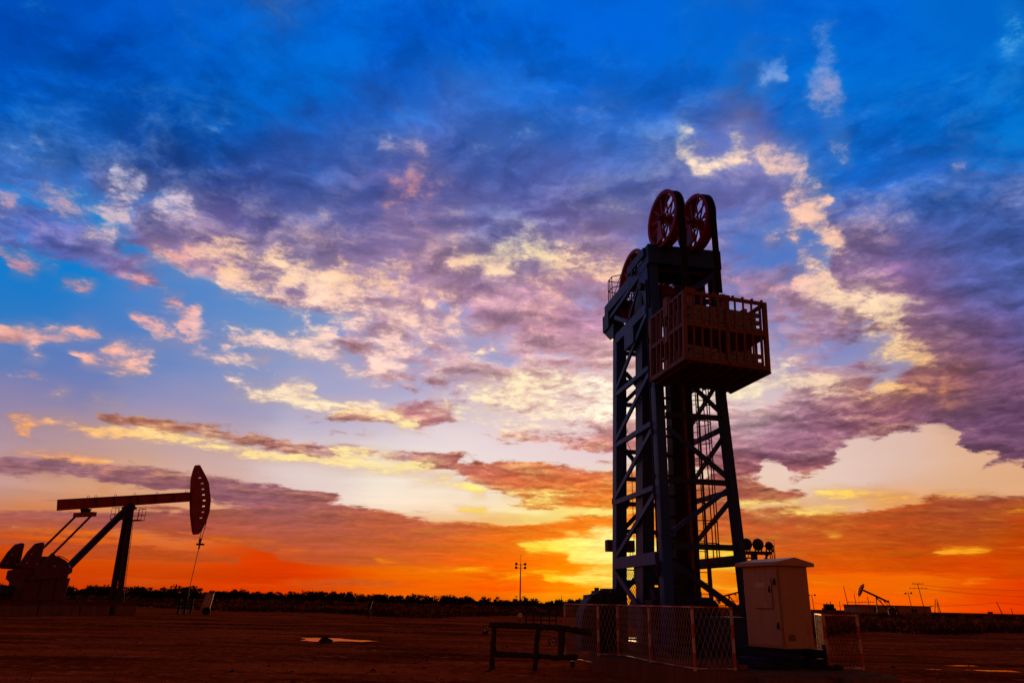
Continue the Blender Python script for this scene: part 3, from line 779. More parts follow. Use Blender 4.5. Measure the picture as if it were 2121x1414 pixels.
# single bushes that stand out above the belt
for px, top, Y, lab in ((1010, 1236, 150, 'spiky little tree left of the tall light mast'), (1090, 1240, 140, 'leggy sapling just right of the tall light mast'),
                        (1153, 1241, 145, 'lone leggy tree left of the rounded motor cover'), (382, 1213, 150, 'taller bush poking above the tree belt behind the pump jack rope'),
                        (665, 1222, 150, 'bushy tree rising above the belt over the puddle')):
    rng = np.random.default_rng(int(px)); g = at(px, 1262, Y); h = at(px, top, Y).z
    V, F = [], []; tree_geo(V, F, 0, 0, h, h * .5, rng, 260)
    e = empty('tree', (g.x, Y, 0), label=lab, cat='tree')
    me = bpy.data.meshes.new('crown'); me.from_pydata(V, [], F); me.materials.append(M['leaf'])
    o = bpy.data.objects.new('crown', me); col.objects.link(o); o.parent = e
    MB().tube((0, 0, -.1), (.1, 0, h * .6), .08, .04, 7).build('trunk', M['bark'], e)

# gravel and clods strewn over the yard (uncountable)
def gravel():
    rng = np.random.default_rng(21); V, F = [], []
    for k in range(9000):
        y = 14 + 60 * rng.uniform(0, 1) ** 1.5; x = rng.uniform(-.72, .72) * y
        if x > 2 and 15.5 < y < 27 and x < 8.5: continue
        r = rng.uniform(.012, .035) * (2.4 if rng.uniform() < .04 else 1)
        z = float(ground_z(np.array(x), np.array(y))); i = len(V)
        for a in range(5):
            t = a * 1.2566 + rng.uniform(-.3, .3); q = r * rng.uniform(.7, 1.3); V.append((x + q * math.cos(t), y + q * math.sin(t), z - .01))
        V.append((x + rng.normal(0, r * .3), y + rng.normal(0, r * .3), z + r * rng.uniform(.6, 1.1)))
        F.extend([(i + a, i + (a + 1) % 5, i + 5) for a in range(5)])
    me = bpy.data.meshes.new('gravel'); me.from_pydata(V, [], F); me.materials.append(M['clod'])
    o = bpy.data.objects.new('gravel', me); col.objects.link(o)
    tag(o, 'small clods and gravel strewn over the red soil yard', 'gravel', kind='stuff')
M['clod'] = material('clods', (.22, .045, .012), .95, var=.6, scale=.9, spec=0)
gravel()

# ================================================================== the tower pumping unit
TO = at(1388, 1250, 21.0); TO = Vector((TO.x, TO.y, 0.0))
TR = math.radians(10)
PADZ = .36
tower = empty('pumping_tower', (TO.x, TO.y, 0), TR,
              'tall blue steel lattice pumping tower with red spoked wheels on top', 'pumping tower')
U0, U1 = -.15, 1.95
def cleg(z): return 4.3 - (z - 1.6) * .105 if z > 1.6 else 4.3     # depth of the rear legs: they lean forward
def bu(z): return 1.88 + max(0, (7.5 - z)) * .045                    # front right leg spreads at the foot
zt = 11.6
def leg(p, q, w, d, mat='blue'):
    m = MB(); m.hbeam(p, q, w, d, .03, up=(0, 1, 0)); 
    m.bar(Vector(p) + Vector((-w / 2 + .012, 0, 0)), Vector(q) + Vector((-w / 2 + .012, 0, 0)), .022, d * .96, up=(0, 1, 0))
    if p[2] < 1: m.bar((p[0], p[1], PADZ - .02), (p[0], p[1], PADZ + .05), w + .25, d + .25, up=(0, 1, 0))
    return m.build('leg', M[mat], tower)
leg((-.015, .2, PADZ), (-.015, .2, 11.7), .27, .40)
leg((bu(PADZ) + .11, .15, PADZ), (bu(7.5) + .10, .15, 7.5), .22, .30, 'darkblue')
leg((bu(7.5) + .1, .15, 7.5), (2.0, .15, 11.7), .22, .30, 'darkblue')
leg((.02, 4.45, PADZ), (.02, cleg(10.3) + .2, 10.5), .36, .40)
leg((2.0, 4.45, PADZ), (2.0, cleg(10.3) + .2, 11.5), .30, .36, 'darkblue')
HL = [2.85, 4.78, 6.65, 8.38, 10.32]
def beam(p, q, w, h, mat='blue', nm='cross_beam', up=(0, 0, 1)): return MB().bar(p, q, w, h, up).build(nm, M[mat], tower)
# left face
for i, z in enumerate(HL):
    h = .34 if i in (0, 4) else .15
    beam((U0 - .01, .4, z), (U0 - .01, cleg(z), z), .10, h)
for z0, z1 in zip(HL[:-1], HL[1:]):
    beam((U0 - .02, cleg(z0) - .05, z0 + .16), (U0 - .02, .38, z1 - .20), .07, .15, nm='diagonal_brace')
beam((U0 - .02, cleg(2) - .05, 2.65), (U0 - .02, .45, .75), .07, .17, 'darkblue', 'diagonal_brace')
# right face
for i, z in enumerate(HL):
    h = .30 if i in (0, 4) else .15
    beam((bu(z) + .2, .3, z), (2.12, cleg(z), z), .09, h, 'darkblue')
for k, (z0, z1) in enumerate(zip(HL[:-1], HL[1:])):
    beam((2.1, cleg(z0), z0 + .15), (bu(z1) + .2, .3, z1 - .18), .07, .14, 'darkblue', 'diagonal_brace')
# front face
for z in (3.17, 4.97, 6.88, 8.8, 10.6):
    beam((.18, .1, z), (bu(z), .1, z), .08, .16, 'darkblue')
beam((.19, .08, 2.68), (bu(1.4) + .02, .08, 1.42), .08, .16, 'darkblue', 'diagonal_brace')
beam((.19, .08, 3.55), (bu(4.8), .08, 4.82), .07, .13, 'blue', 'diagonal_brace')
beam((.19, .08, 6.5), (bu(5.2), .08, 5.12), .07, .14, 'blue', 'diagonal_brace')
beam((.19, .08, 8.6), (bu(7.1), .08, 7.05), .07, .13, 'darkblue', 'diagonal_brace')
beam((.19, -.02, 10.1), (1.92, -.02, 11.45), .08, .17, 'blue', 'diagonal_brace')
# rear face
for z in (2.3, 2.85, 3.9, 4.78, 5.6, 6.5, 8.1, 8.9, 9.9):
    beam((.2, cleg(z) + .15, z), (1.9, cleg(z) + .15, z), .08, .14, 'darkblue')
for z0, z1 in ((2.0, 2.9), (4.0, 4.8), (6.55, 5.7), (8.2, 9.0), (9.2, 8.4)):
    beam((.2, cleg(z0) + .1, z0), (1.0, cleg(z1) + .1, z1), .06, .14, 'darkblue', 'diagonal_brace')
# top frame: deep side beams, front beam with gusset, black underside
tf = MB()
tf.box(U0 - .06, U0 + .10, .15, 4.55, 11.62, 12.0)
tf.box(2.02, 2.18, .15, 4.55, 11.62, 12.0)
tf.box(U0 - .08, 2.2, -.12, .15, 11.66, 12.3)
tf.box(.10, 2.02, 4.3, 4.5, 11.6, 12.02)
tf.build('top_frame', M['blue'], tower, bevel=.008)
dk = MB(); dk.box(.10, 2.02, .15, 1.0, 11.5, 11.95); dk.box(.11, 2.02, 2.2, 2.32, 11.7, 11.9); dk.box(.11, 2.02, 3.5, 4.3, 11.86, 11.9)
dk.build('platform_deck', M['steel'], tower)
g = MB(); g.prism([(.10, 12.0), (1.55, 12.0), (.98, 11.62), (.62, 10.9), (.42, 10.3), (.10, 10.3)], 'x', U0 - .05, U0 - .02)
g.build('gusset_plate', M['blue'], tower)
g = MB(); g.box(U0 - .14, U0 - .06, .95, 1.75, 12.0, 12.28); g.box(U0 - .14, U0 - .06, .15, .96, 12.0, 12.28)
g.build('side_beam', M['blue'], tower)
b = MB()
b.bar((U0 - .03, 3.4, 11.15), (U0 - .03, 2.1, 10.5), .07, .14); b.bar((U0 - .05, .85, 11.35), (U0 - .05, 1.9, 10.55), .05, .09)
b.bar((U0 - .03, 4.5, 11.3), (U0 - .03, .75, 11.62), .07, .14)
b.build('truss_brace', M['blue'], tower)
b = MB(); b.box(U0 - .10, .35, 4.0, 4.7, 11.0, 11.62); b.prism([(4.1, 11.0), (4.7, 11.0), (4.0, 10.5), (3.6, 10.45), (3.6, 11.0)], 'x', U0 - .05, .3)
b.build('corner_bracket', M['darkblue'], tower, bevel=.01)
MB().box(U0 - .10, .5, 1.45, 2.35, 9.55, 10.14).build('junction_box', M['blue'], tower, bevel=.01)
# mid post and chain column
MB().bar((.05, 2.15, .6), (.1, 1.25, 11.4), .36, .62, up=(0, 1, 0)).build('guide_post', M['darkblue'], tower)
cb = MB(); cb.bar((1.27, 1.95, PADZ), (1.42, 1.95, 11.3), .62, .55, up=(0, 1, 0)); cb.bar((.97, 1.70, PADZ), (1.10, 1.70, 11.3), .10, .08, up=(0, 1, 0)); cb.bar((1.57, 1.70, PADZ), (1.74, 1.70, 11.3), .10, .08, up=(0, 1, 0))
cb.build('chain_column', M['steel'], tower)
for z in np.arange(1.0, 11.3, .62): MB().box(.50, 1.0, 1.72, 1.80, z, z + .07).build('column_stay', M['steel'], tower)
# pipes and cables down the near leg
pp = MB(); pp.path([(U0 - .07, .2, .5), (U0 - .07, .2, 4.0), (U0 - .08, .22, 8.0), (U0 - .07, .2, 11.2)], .022)
pp.tube((U0 - .07, .2, 2.35), (U0 - .07, .2, 2.75), .06); pp.tube((U0 - .16, .2, 2.55), (U0 + .25, .2, 2.55), .03)
for z in (3.4, 5.0, 6.3, 7.7, 9.1): pp.tube((U0 - .07, .2, z), (U0 - .07, .2, z + .14), .042)
pp.build('cable_conduit', M['steel'], tower)
hc = MB(); pts = [(.35, 4.0, 7.3), (.28, 4.0, 7.05), (.36, 4.0, 6.75), (.46, 4.0, 6.55)] + [(.46 + .01 * math.sin(z), 4.0, z) for z in np.arange(6.3, 3.2, -.5)]
hc.path(pts, .012, 5); hc.build('hanging_cable', M['black'], tower)
# ladder with safety hoops
lu0, lu1, lv = 1.42, 1.86, 1.55
ld = MB()
for u_ in (lu0, lu1): ld.bar((u_, lv, 1.9), (u_ + .02, lv, 11.3), .05, .05)
for z in np.arange(.75, 11.3, .30): ld.tube((lu0, lv, z), (lu1, lv, z), .013, n=6)
ld.bar((lu0 - .02, lv, PADZ), (lu0, lv, 1.95), .05, .05); ld.bar((lu1 + .06, lv, PADZ), (lu1 + .03, lv, 2.9), .10, .08)
ladder = ld.build('ladder', M['darkred'], tower)
hp = MB(); R = .42; cu, cv = (lu0 + lu1) / 2 - .06, lv - .42
for z in np.arange(2.75, 11.2, .60):
    pts = []
    for k in range(19):
        t = math.radians(115 + 310 * k / 18)
        pts.append((cu + R * 1.05 * math.cos(t), cv + R * math.sin(t), z + .02 * math.sin(z * 7)))
    hp.path(pts, .017, 5)
for a in (150, 200, 250, 300, 350, 30):
    t = math.radians(a); hp.bar((cu + R * 1.05 * math.cos(t), cv + R * math.sin(t), 2.75), (cu + R * 1.05 * math.cos(t), cv + R * math.sin(t), 11.15), .035, .008)
hp.build('safety_cage', M['darkred'], tower)
MB().tube((.98, .62, 2.6), (1.0, .62, 9.0), .035).build('riser_pipe', M['orange'], tower)
# spoked wheels
def sheave(u, v, z, R, width, yaw, name='wheel'):
    """double-rim spoked wheel turning in the tower's fore-aft plane"""
    e = bpy.data.objects.new(name, None); col.objects.link(e); e.parent = tower
    e.location = (u, v, z); e.rotation_euler = (0, 0, yaw)
    m = MB()
    m.ring((0, 0, 0), (0, 1, 0), (0, 0, 1), R, R - .045, width / 2)
    for s in (-1, 1): m.ring((s * width / 2, 0, 0), (0, 1, 0), (0, 0, 1), R + .07, R - .06, .012)
    m.build('rim', M['red'], e)
    s_ = MB()
    for k in range(10):
        t = 2 * math.pi * k / 10 + .2; d = Vector((0, math.cos(t), math.sin(t)))
        for sx in (-1, 1):
            s_.bar(d * .10 + Vector((sx * width * .38, 0, 0)), d * (R - .05) + Vector((sx * width * .36, 0, 0)), .062, .03, up=(1, 0, 0))
    s_.build('spokes', M['red'], e)
    h = MB(); h.tube((-width * .75, 0, 0), (width * .75, 0, 0), .15, n=20); h.tube((-width * 1.0, 0, 0), (width * 1.0, 0, 0), .065, n=14)
    h.build('hub', M['darkred'], e)
    return e
YW = math.radians(7)
sheave(.31, -.36, 13.08, .86, .28, YW)
sheave(1.32, -.36, 13.05, .86, .28, YW)
sheave(.43, 2.9, 12.2, 1.24, .26, math.radians(3))
sheave(1.45, 2.9, 12.2, 1.24, .26, math.radians(3))
for u_ in (.10, .56, 1.10, 1.56): MB().prism([(-.60, 12.3), (-.10, 12.3), (-.28, 13.0), (-.44, 13.0)], 'x', u_ - .03, u_ + .03).build('bearing_bracket', M['red'], tower)
for u_ in (.24, .64, 1.25, 1.66): MB().prism([(2.55, 12.0), (3.25, 12.0), (3.0, 12.3), (2.8, 12.3)], 'x', u_ - .03, u_ + .03).build('bearing_bracket', M['darkred'], tower)
# lifting belts over the wheels
def belt(u, w):
    m = MB(); pts = []
    for k in range(17):
        t = math.radians(180 - 180 * k / 16); pts.append((-.36 + .905 * math.cos(t), 13.07 + .905 * math.sin(t)))
    pts = [(-1.29, 10.30)] + pts + [(.545, 12.0)]
    for a, c in zip(pts[:-1], pts[1:]): m.bar((u, a[0], a[1]), (u, c[0], c[1]), w, .03, up=(0, 0, 1))
    return m.build('lifting_belt', M['black'], tower)
belt(.43, .22); belt(1.46, .20)
# machinery on the platform
mm = MB(); mm.tube((.35, .6, 10.95), (.80, .6, 10.95), .24, n=18); mm.tube((.15, .6, 11.0), (.32, .6, 11.0), .15, n=14); mm.box(.2, .9, .3, .9, 10.5, 10.72); mm.box(.5, .62, .5, .7, 11.15, 11.26)
mm.build('drive_motor', M['darkred'], tower)
MB().box(1.3, 1.9, .5, 1.3, 10.3, 11.5).build('control_housing', M['steel'], tower, bevel=.02)
MB().tube((U0 - .16, 1.25, 11.9), (U0 - .1, 1.25, 11.9), .10).build('bolt_cap', M['steel'], tower)
MB().tube((U0 - .16, .55, 11.1), (U0 - .05, .55, 11.1), .12).build('bolt_cap', M['steel'], tower)
# railing behind the rear wheels
rl = MB(); rp = [(.85, 4.3), (.45, 4.5), (.17, 4.75), (.17, 5.2), (1.9, 5.2)]
for a, c in zip(rp[:-1], rp[1:]):
    for z in (12.4, 12.9, 13.35): rl.tube((a[0], a[1], z), (c[0], c[1], z), .018, n=6)
for a in rp: rl.tube((a[0], a[1], 11.95), (a[0], a[1], 13.35), .018, n=6)
for a in ((.17, 5.0), (1.0, 5.2)): rl.tube((a[0], a[1], 11.95), (a[0], a[1], 13.35), .018, n=6)
rl.path([(.17, 4.75, 12.4), (.45, 4.5, 13.35)], .014, 5)
rl.build('railing', M['darkred'], tower)
MB().box(.10, 1.95, 4.55, 5.25, 11.90, 11.95).build('rear_walkway', M['steel'], tower)
# carrier bar, pulley and polished rod at the back
cbm = MB(); cbm.box(-.22, .75, 4.75, 5.05, 3.28, 3.66); cbm.build('carrier_bar', M['darkred'], tower, bevel=.02)
rr = MB(); rr.tube((.22, 4.9, 3.66), (.22, 4.9, 4.75), .025); rr.tube((.5, 4.9, 3.66), (.5, 4.9, 4.9), .035); rr.tube((.22, 4.9, .9), (.22, 4.9, 3.3), .022); rr.tube((.62, 4.9, 3.3), (.62, 4.9, 2.95), .012); rr.tube((.72, 4.9, 3.3), (.72, 4.9, 3.0), .012)
rr.build('polished_rod', M['steel'], tower)
cl = MB(); cl.tube((.22, 4.9, 3.66), (.22, 4.9, 3.95), .12); cl.tube((.22, 4.9, 3.95), (.22, 4.9, 4.12), .09); cl.tube((.22, 4.9, 4.12), (.22, 4.9, 4.2), .14)
cl.build('rod_clamp', M['steel'], tower)
MB().tube((.34, 4.8, 4.95), (.34, 5.0, 4.95), .30, n=24).build('pulley', M['steel'], tower)
# sub-frame, gearbox and blue base box
sk = MB(); sk.hbeam((-.3, -.5, PADZ + .13), (-.3, 5.0, PADZ + .13), .2, .25); sk.hbeam((2.25, -.5, PADZ + .13), (2.25, 5.0, PADZ + .13), .2, .25)
for v in (-.4, 1.3, 3.0, 4.7): sk.hbeam((-.2, v, PADZ + .13), (2.15, v, PADZ + .13), .18, .22)
sk.build('base_frame', M['darkblue'], tower)
MB().box(.85, 2.45, -.62, -.05, PADZ + .22, PADZ + .92).box(.8, 2.5, -.66, -.02, PADZ + .92, PADZ + 1.0).build('base_box', M['darkblue'], tower, bevel=.015)
gb = MB(); gb.box(-.1, .9, 1.0, 2.4, PADZ + .2, 1.75); gb.tube((-.05, 2.9, 1.35), (.7, 2.9, 1.35), .42, n=20); gb.tube((.15, 3.6, 1.3), (.5, 3.6, 1.3), .3, n=18)
gb.prism([(1.0, 1.75), (2.4, 1.75), (2.1, 2.1), (1.3, 2.1)], 'x', 0, .8)
gb.build('gearbox', M['steel'], tower, bevel=.015)
em = MB(); em.tube((.55, .9, 1.45), (1.55, .9, 1.45), .40, n=24); em.tube((1.55, .9, 1.45), (1.68, .9, 1.45), .33, n=24); em.box(.6, 1.5, .5, 1.3, PADZ + .2, 1.1)
em.build('electric_motor', M['steel'], tower)
MB().box(-.12, .55, 2.0, 2.5, 2.25, 2.95).build('brake_box', M['steel'], tower, bevel=.02)

# wellhead under the polished rod
wh = empty('wellhead', tuple(tower.matrix_basis @ Vector((.22, 4.9, 0))), TR, 'red wellhead with valves at the foot of the lattice tower beside its left rear leg', 'wellhead')
m = MB(); m.tube((0, 0, 0), (0, 0, 1.0), .13); m.tube((0, 0, 1.0), (0, 0, 1.15), .22); m.tube((0, 0, 1.15), (0, 0, 1.9), .16); m.tube((0, 0, 1.9), (0, 0, 2.0), .24); m.tube((0, 0, 2.0), (0, 0, 2.3), .10)
m.build('casing_head', M['darkred'], wh)
m = MB(); m.tube((-.1, 0, 1.5), (.75, 0, 1.5), .07); m.tube((.45, 0, 1.5), (.45, 0, 1.78), .05); m.ring((.45, 0, 1.8), (1, 0, 0), (0, 1, 0), .14, .11, .012, 20); m.build('valve', M['darkred'], wh)
# chain-link guard panel at the back of the tower
gp = MB()
gu0, gu1, gz0, gz1, gv = .25, 1.15, 1.45, 2.72, 5.15
for k in range(-12, 22):
    a = gu0 + k * .075
    for s in (1, -1):
        pts = []
        for t in (0, 1):
            x = a + (t * (gz1 - gz0) * .5 if s > 0 else -t * (gz1 - gz0) * .5) + (0 if s > 0 else (gz1 - gz0) * .5); pts.append((x, gz0 + t * (gz1 - gz0)))
        (xa, za), (xb, zb) = pts
        lo, hi = 0.0, 1.0
        dxx = xb - xa
        t0 = (gu0 - xa) / dxx; t1 = (gu1 - xa) / dxx
        if t0 > t1: t0, t1 = t1, t0
        lo, hi = max(0, t0), min(1, t1)
        if hi - lo > .02: gp.bar((xa + dxx * lo, gv, za + (zb - za) * lo), (xa + dxx * hi, gv, za + (zb - za) * hi), .010, .010)
for u_ in (gu0, gu1): gp.tube((u_, gv, PADZ), (u_, gv, gz1), .025, n=8)
gp.tube((gu0, gv, gz1), (gu1, gv, gz1), .02, n=8)
o = gp.build('mesh_guard', M['steel'], None); o.location = (TO.x, TO.y, 0); o.rotation_euler = (0, 0, TR)
tag(o, 'wire mesh guard panel standing behind the left legs of the tower, against the sunset', 'guard')

# ------------------------------------------------------------------ counterweight basket
BYAW, BTILT = TR + math.radians(3), math.radians(2.2)
bk = empty('counterweight_basket', tuple(tower.matrix_basis @ Vector((.92, -1.3, 7.7))), BYAW,
           'orange-brown steel basket of concrete blocks hanging from two belts in front of the tower', 'basket')
bk.rotation_euler = (0, BTILT, BYAW)
# local: u -1.25..1.25, v -1..1, z 0..1.95
BU, BV, BH, BM = 1.21, 1.08, 1.95, 1.02
fr = MB()
for z, t in ((0.05, .13), (BM, .12), (BH, .09)):
    for s in (-1, 1):
        fr.bar((-BU, s * BV, z), (BU, s * BV, z), .09, t); fr.bar((s * BU, -BV, z), (s * BU, BV, z), .09, t)
for su in (-1, 1):
    for sv in (-1, 1): fr.bar((su * BU, sv * BV, -.02), (su * BU, sv * BV, BH + .04), .11, .11)
for sv in (-1, 1): fr.bar((.05, sv * BV, 0), (.05, sv * BV, BH), .09, .09)
fr.build('frame', M['orange'], bk, bevel=.006)
fl = MB(); fl.box(-BU, BU, -BV, BV, -.01, .02)
for k in range(9): fl.box(-BU + .12 + k * .29, -BU + .20 + k * .29, -BV, BV, -.07, -.01)
fl.build('floor', M['darkred'], bk)
fl = MB()
fl.box(-BU + .05, BU - .05, -BV + .05, BV - .05, BM - .05, BM - .01)
fl.build('shelf', M['tan'], bk)
for sv in (-1, 1):
    for k in range(9):
        x = -BU + .25 + k * .25
        if abs(x - .05) < .08: continue
        for z0, z1 in ((.1, BM - .05), (BM + .05, BH)):
            MB().bar((x, sv * (BV + .03), z0), (x, sv * (BV + .03), z1), .045, .04).build('bar', M['orange'], bk)
for su in (-1, 1):
    for k in range(6):
        y = -BV + .28 + k * .29
        for z0, z1 in ((.1, BM - .05), (BM + .05, BH)):
            MB().bar((su * (BU + .03), y, z0), (su * (BU + .03), y, z1), .06, .05).build('bar', M['orange'], bk)
for su in (-1, 1):
    for za, zb in ((BM - .2, BM + .28), (BH - .35, BH + .25), (0, .3)):
        MB().box(su * BU - .06, su * BU + .06, -.1, .16, za, zb).build('hanger_plate', M['tan'], bk, bevel=.006)
for z in (BM + .08, BH + .05):
    for k in range(8): MB().box(-BU + .25 + k * .292, -BU + .31 + k * .292, -BV - .06, -BV + .0, z, z + .04).build('clip', M['tan'], bk)
for su, x in ((-1, -.50), (1, .60)): MB().box(x - .10, x + .10, -.1, .1, BH, BH + .42).build('yoke_stand', M['tan'], bk)
yk = MB(); yk.tube((-.62, 0, BH + .50), (.72, 0, BH + .50), .055, n=14); yk.box(-.66, -.38, -.09, .09, BH + .42, BH + .66); yk.box(.42, .74, -.10, .10, BH + .42, BH + .60)
for z in (-.56, .6): yk.tube((z - .06, 0, BH + .50), (z + .10, 0, BH + .50), .09, n=14)
yk.build('belt_yoke', M['red'], bk, bevel=.01)
# rows of concrete blocks on both shelves (alike, so they share one label)
tb = tower.matrix_basis
first = None
def block(x, y, z, ln=.21):
    global first
    if first is None:
        m = MB(); m.box(-.105, .105, -.055, .055, 0, .105); first = m.build('concrete_block', M['block'], None, bevel=.006); o = first
    else:
        o = first.copy(); col.objects.link(o)
    p = bk.matrix_basis @ Vector((x, y, z)); o.location = p
    o.rotation_euler = (0, BTILT, BYAW + rnd.uniform(-.03, .03)); o.scale = (ln / .21, 1, 1)
    tag(o, 'grey concrete block laid in rows inside the hanging orange-brown basket', 'concrete block', 'counterweight blocks in the basket')
for tier, rows in ((.03, 4), (BM - .005, 6)):
    for r in range(rows):
        off = .0 if r % 2 else .09
        for k in range(10):
            if tier < .5 and r == rows - 1 and k in (4, 5): continue
            x = -BU + .22 + k * .222 + off
            if x > BU - .14: continue
            block(x, -BV + .14 + rnd.uniform(-.012, .012), tier + r * .112)
    for r in range(rows):
        for k in range(4):
            y = -BV + .35 + k * .38
            o_ = block(-BU + .20, y, tier + r * .112)
            pass

# ================================================================== concrete pad, fences, cabinet
pc = [Vector((2.22, 20.35, 0)), Vector((2.95, 18.75, 0)), Vector((4.30, 16.15, 0)), Vector((7.35, 16.35, 0)), Vector((7.95, 16.95, 0)), Vector((6.8, 27, 0)), Vector((2.85, 27, 0))]
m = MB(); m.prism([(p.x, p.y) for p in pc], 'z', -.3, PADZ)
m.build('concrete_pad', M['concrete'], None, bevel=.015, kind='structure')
s1 = MB(); s1.box(5.05, 6.25, 15.35, 16.1, -.2, .33)
o = s1.build('concrete_slab', M['concrete'], None, bevel=.02); tag(o, 'pale loose concrete slab set against the pad below the cabinet', 'slab', 'slabs along the pad front')
s1 = MB(); s1.prism([(6.75, 15.6), (7.75, 15.75), (8.1, 16.9), (7.4, 16.3), (6.75, 16.2)], 'z', -.2, .345)
o = s1.build('concrete_slab', M['concrete'], None, bevel=.02); tag(o, 'cracked corner concrete slab below the mesh fence right of the cabinet', 'slab', 'slabs along the pad front')
# kerb strip lying inside the fence
m = MB(); m.prism([(3.42, 18.7), (3.62, 18.8), (5.15, 17.02), (4.95, 16.85), (4.75, 16.86)], 'z', PADZ + .003, PADZ + .10)
o = m.build('concrete_kerb', M['concrete'], None, bevel=.01); tag(o, 'long low concrete kerb lying just inside the banded mesh fence', 'kerb')

WIRE = .0065
def mesh_panel(p, q, z0, z1, group, lab, legs=True, mat_wire='white', brace=False, dw=.115, dh=.30, keep=1.0):
    """framed expanded-mesh fence panel from p to q"""
    p, q = Vector(p), Vector(q); d = (q - p); L = d.length; ang = math.atan2(d.y, d.x)
    e = empty('fence_panel', (p.x, p.y, 0), ang, lab, 'fence panel', group)
    MB().box(-.024, .024, -.024, .024, z0 - .02, z1 + .01).build('post', M['band_post'], e)
    MB().box(L - .024, L + .024, -.024, .024, z0 - .02, z1 + .01).build('post', M['band_post'], e) if legs else None
    MB().box(.024, L - .024, -.015, .015, z1 - .03, z1).build('rail', M['band_rail'], e)
    MB().box(.024, L - .024, -.015, .015, z0 + .02, z0 + .045).build('rail', M['band_rail'], e)
    w = MB(); a0, a1, b0, b1 = .024, L - .024, z0 + .045, z1 - .03
    k = dh / dw; n = int((a1 - a0 + (b1 - b0) / k) / dw) + 2
    for s in (1, -1):
        for i in range(-1, n):
            base = a0 + i * dw - ((b1 - b0) / k if s > 0 else 0)
            t0, t1 = 0.0, 1.0; xa = base; xb = base + (b1 - b0) / k
            if s < 0: xa, xb = xb, xa
            dd = xb - xa
            ta, tb_ = (a0 - xa) / dd, (a1 - xa) / dd
            if ta > tb_: ta, tb_ = tb_, ta
            t0, t1 = max(0, ta), min(1, tb_)
            if t1 - t0 < .02 or rnd.random() > keep: continue
            w.bar((xa + dd * t0, s * .002, b0 + (b1 - b0) * t0), (xa + dd * t1, s * .002, b0 + (b1 - b0) * t1), WIRE, WIRE, up=(0, 1, 0))
    w.build('mesh', M[mat_wire], e, smooth=False)
    if brace: MB().bar((.03, .02, z0 + .42), (.42, .5, z0 + .02), .03, .03).build('brace', M['orange'], e)
    return e
fp = [ground_at(1170, 1345, PADZ), ground_at(1240, 1357, PADZ), ground_at(1281, 1357, PADZ), ground_at(1348, 1371, PADZ), ground_at(1440, 1387, PADZ), ground_at(1523, 1388, PADZ)]
labs = ['red and white fence panel running back from the left corner of the pad', 'narrow fence panel in front of the dark box at the left corner of the pad',
        'fence panel with orange brace just left of the tower front leg', 'fence panel directly before the tower front leg and motor',
        'open wide-diamond fence panel between the tower and the cream cabinet']
for i in range(5):
    mesh_panel(fp[i], fp[i + 1], PADZ if i else .14, 1.605, 'red and white mesh fence along the pad', labs[i], legs=(i in (0, 4)), brace=(i in (2, 3)))
rf = [ground_at(1699, 1368, PADZ), ground_at(1717, 1387, PADZ), ground_at(1788, 1386, PADZ)]
mesh_panel(rf[0], rf[1], PADZ, 1.50, 'red and white mesh fence along the pad', 'short side-on fence panel right behind the cream cabinet', mat_wire='white')
mesh_panel(rf[1], rf[2], PADZ, 1.50, 'red and white mesh fence along the pad', 'faded reddish fence panel right of the cream cabinet', mat_wire='darkred', dw=.10, dh=.26, keep=.85)

# cream control cabinet
cp = at(1626, 1343, 17.2)
CB = math.radians(24)
cab = empty('control_cabinet', (cp.x, cp.y, PADZ), CB, 'cream metal electrical cabinet with shallow pitched roof on a steel skid', 'cabinet')
# local: door face is x=0 running +y, side face is y=0 running +x
H0 = cp.z - PADZ; CH = 1.72; CD, CW = 1.14, .86
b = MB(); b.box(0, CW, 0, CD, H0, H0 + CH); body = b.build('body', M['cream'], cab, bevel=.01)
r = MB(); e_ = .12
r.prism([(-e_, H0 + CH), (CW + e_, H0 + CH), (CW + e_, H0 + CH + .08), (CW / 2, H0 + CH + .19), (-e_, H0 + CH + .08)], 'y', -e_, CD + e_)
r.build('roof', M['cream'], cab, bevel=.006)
dr = MB(); dr.box(-.022, -.002, .03, CD - .03, H0 + .05, H0 + CH - .06); door = dr.build('door', M['cream'], cab, bevel=.004)
MB().box(-.036, -.023, .20, .80, H0 + .82, H0 + CH - .26).build('inner_door', M['cream'], cab, bevel=.004)
fg = MB(); fg.box(-.040, -.0365, .20, .212, H0 + .80, H0 + CH - .24); fg.box(-.040, -.0365, .20, .80, H0 + .80, H0 + .81); fg.build('door_seam', M['steel'], cab)
MB().box(-.040, -.0365, .42, .72, H0 + CH - .46, H0 + CH - .36).build('name_plate', M['plate'], cab)
for y_, z_ in ((.27, H0 + 1.22), (.10, H0 + 1.38), (.10, H0 + .46)):
    h = MB(); h.box(-.05, -.024, y_ - .016, y_ + .016, z_ - .07, z_ + .07); h.box(-.075, -.05, y_ - .012, y_ + .012, z_ - .06, z_ + .02); h.build('handle', M['steel'], cab, bevel=.004)
v = MB(); v.box(.14, .32, -.012, -.001, H0 + .16, H0 + .29)
for k in range(5): v.box(.15, .31, -.02, -.012, H0 + .175 + k * .022, H0 + .185 + k * .022)
v.build('vent', M['tan'], cab)
MB().box(.0, .012, -.012, -.001, H0 + .02, H0 + CH - .03).build('corner_trim', M['tan'], cab)
sk = MB(); sk.hbeam((.08, -.35, H0 - .09), (.08, CD + .2, H0 - .09), .16, .17); sk.hbeam((CW - .08, -.35, H0 - .09), (CW - .08, CD + .2, H0 - .09), .16, .17)
sk.box(-.15, CW + .1, .05, .17, .02, H0 - .18); sk.box(-.15, CW + .1, CD - .2, CD - .06, .02, H0 - .18)
sk.build('skid', M['navy'], cab)
ft = MB(); ft.box(-.02, .6, -.02, CD, H0 - .004, H0 - .001); ft.build('base_plate', M['tan'], cab)
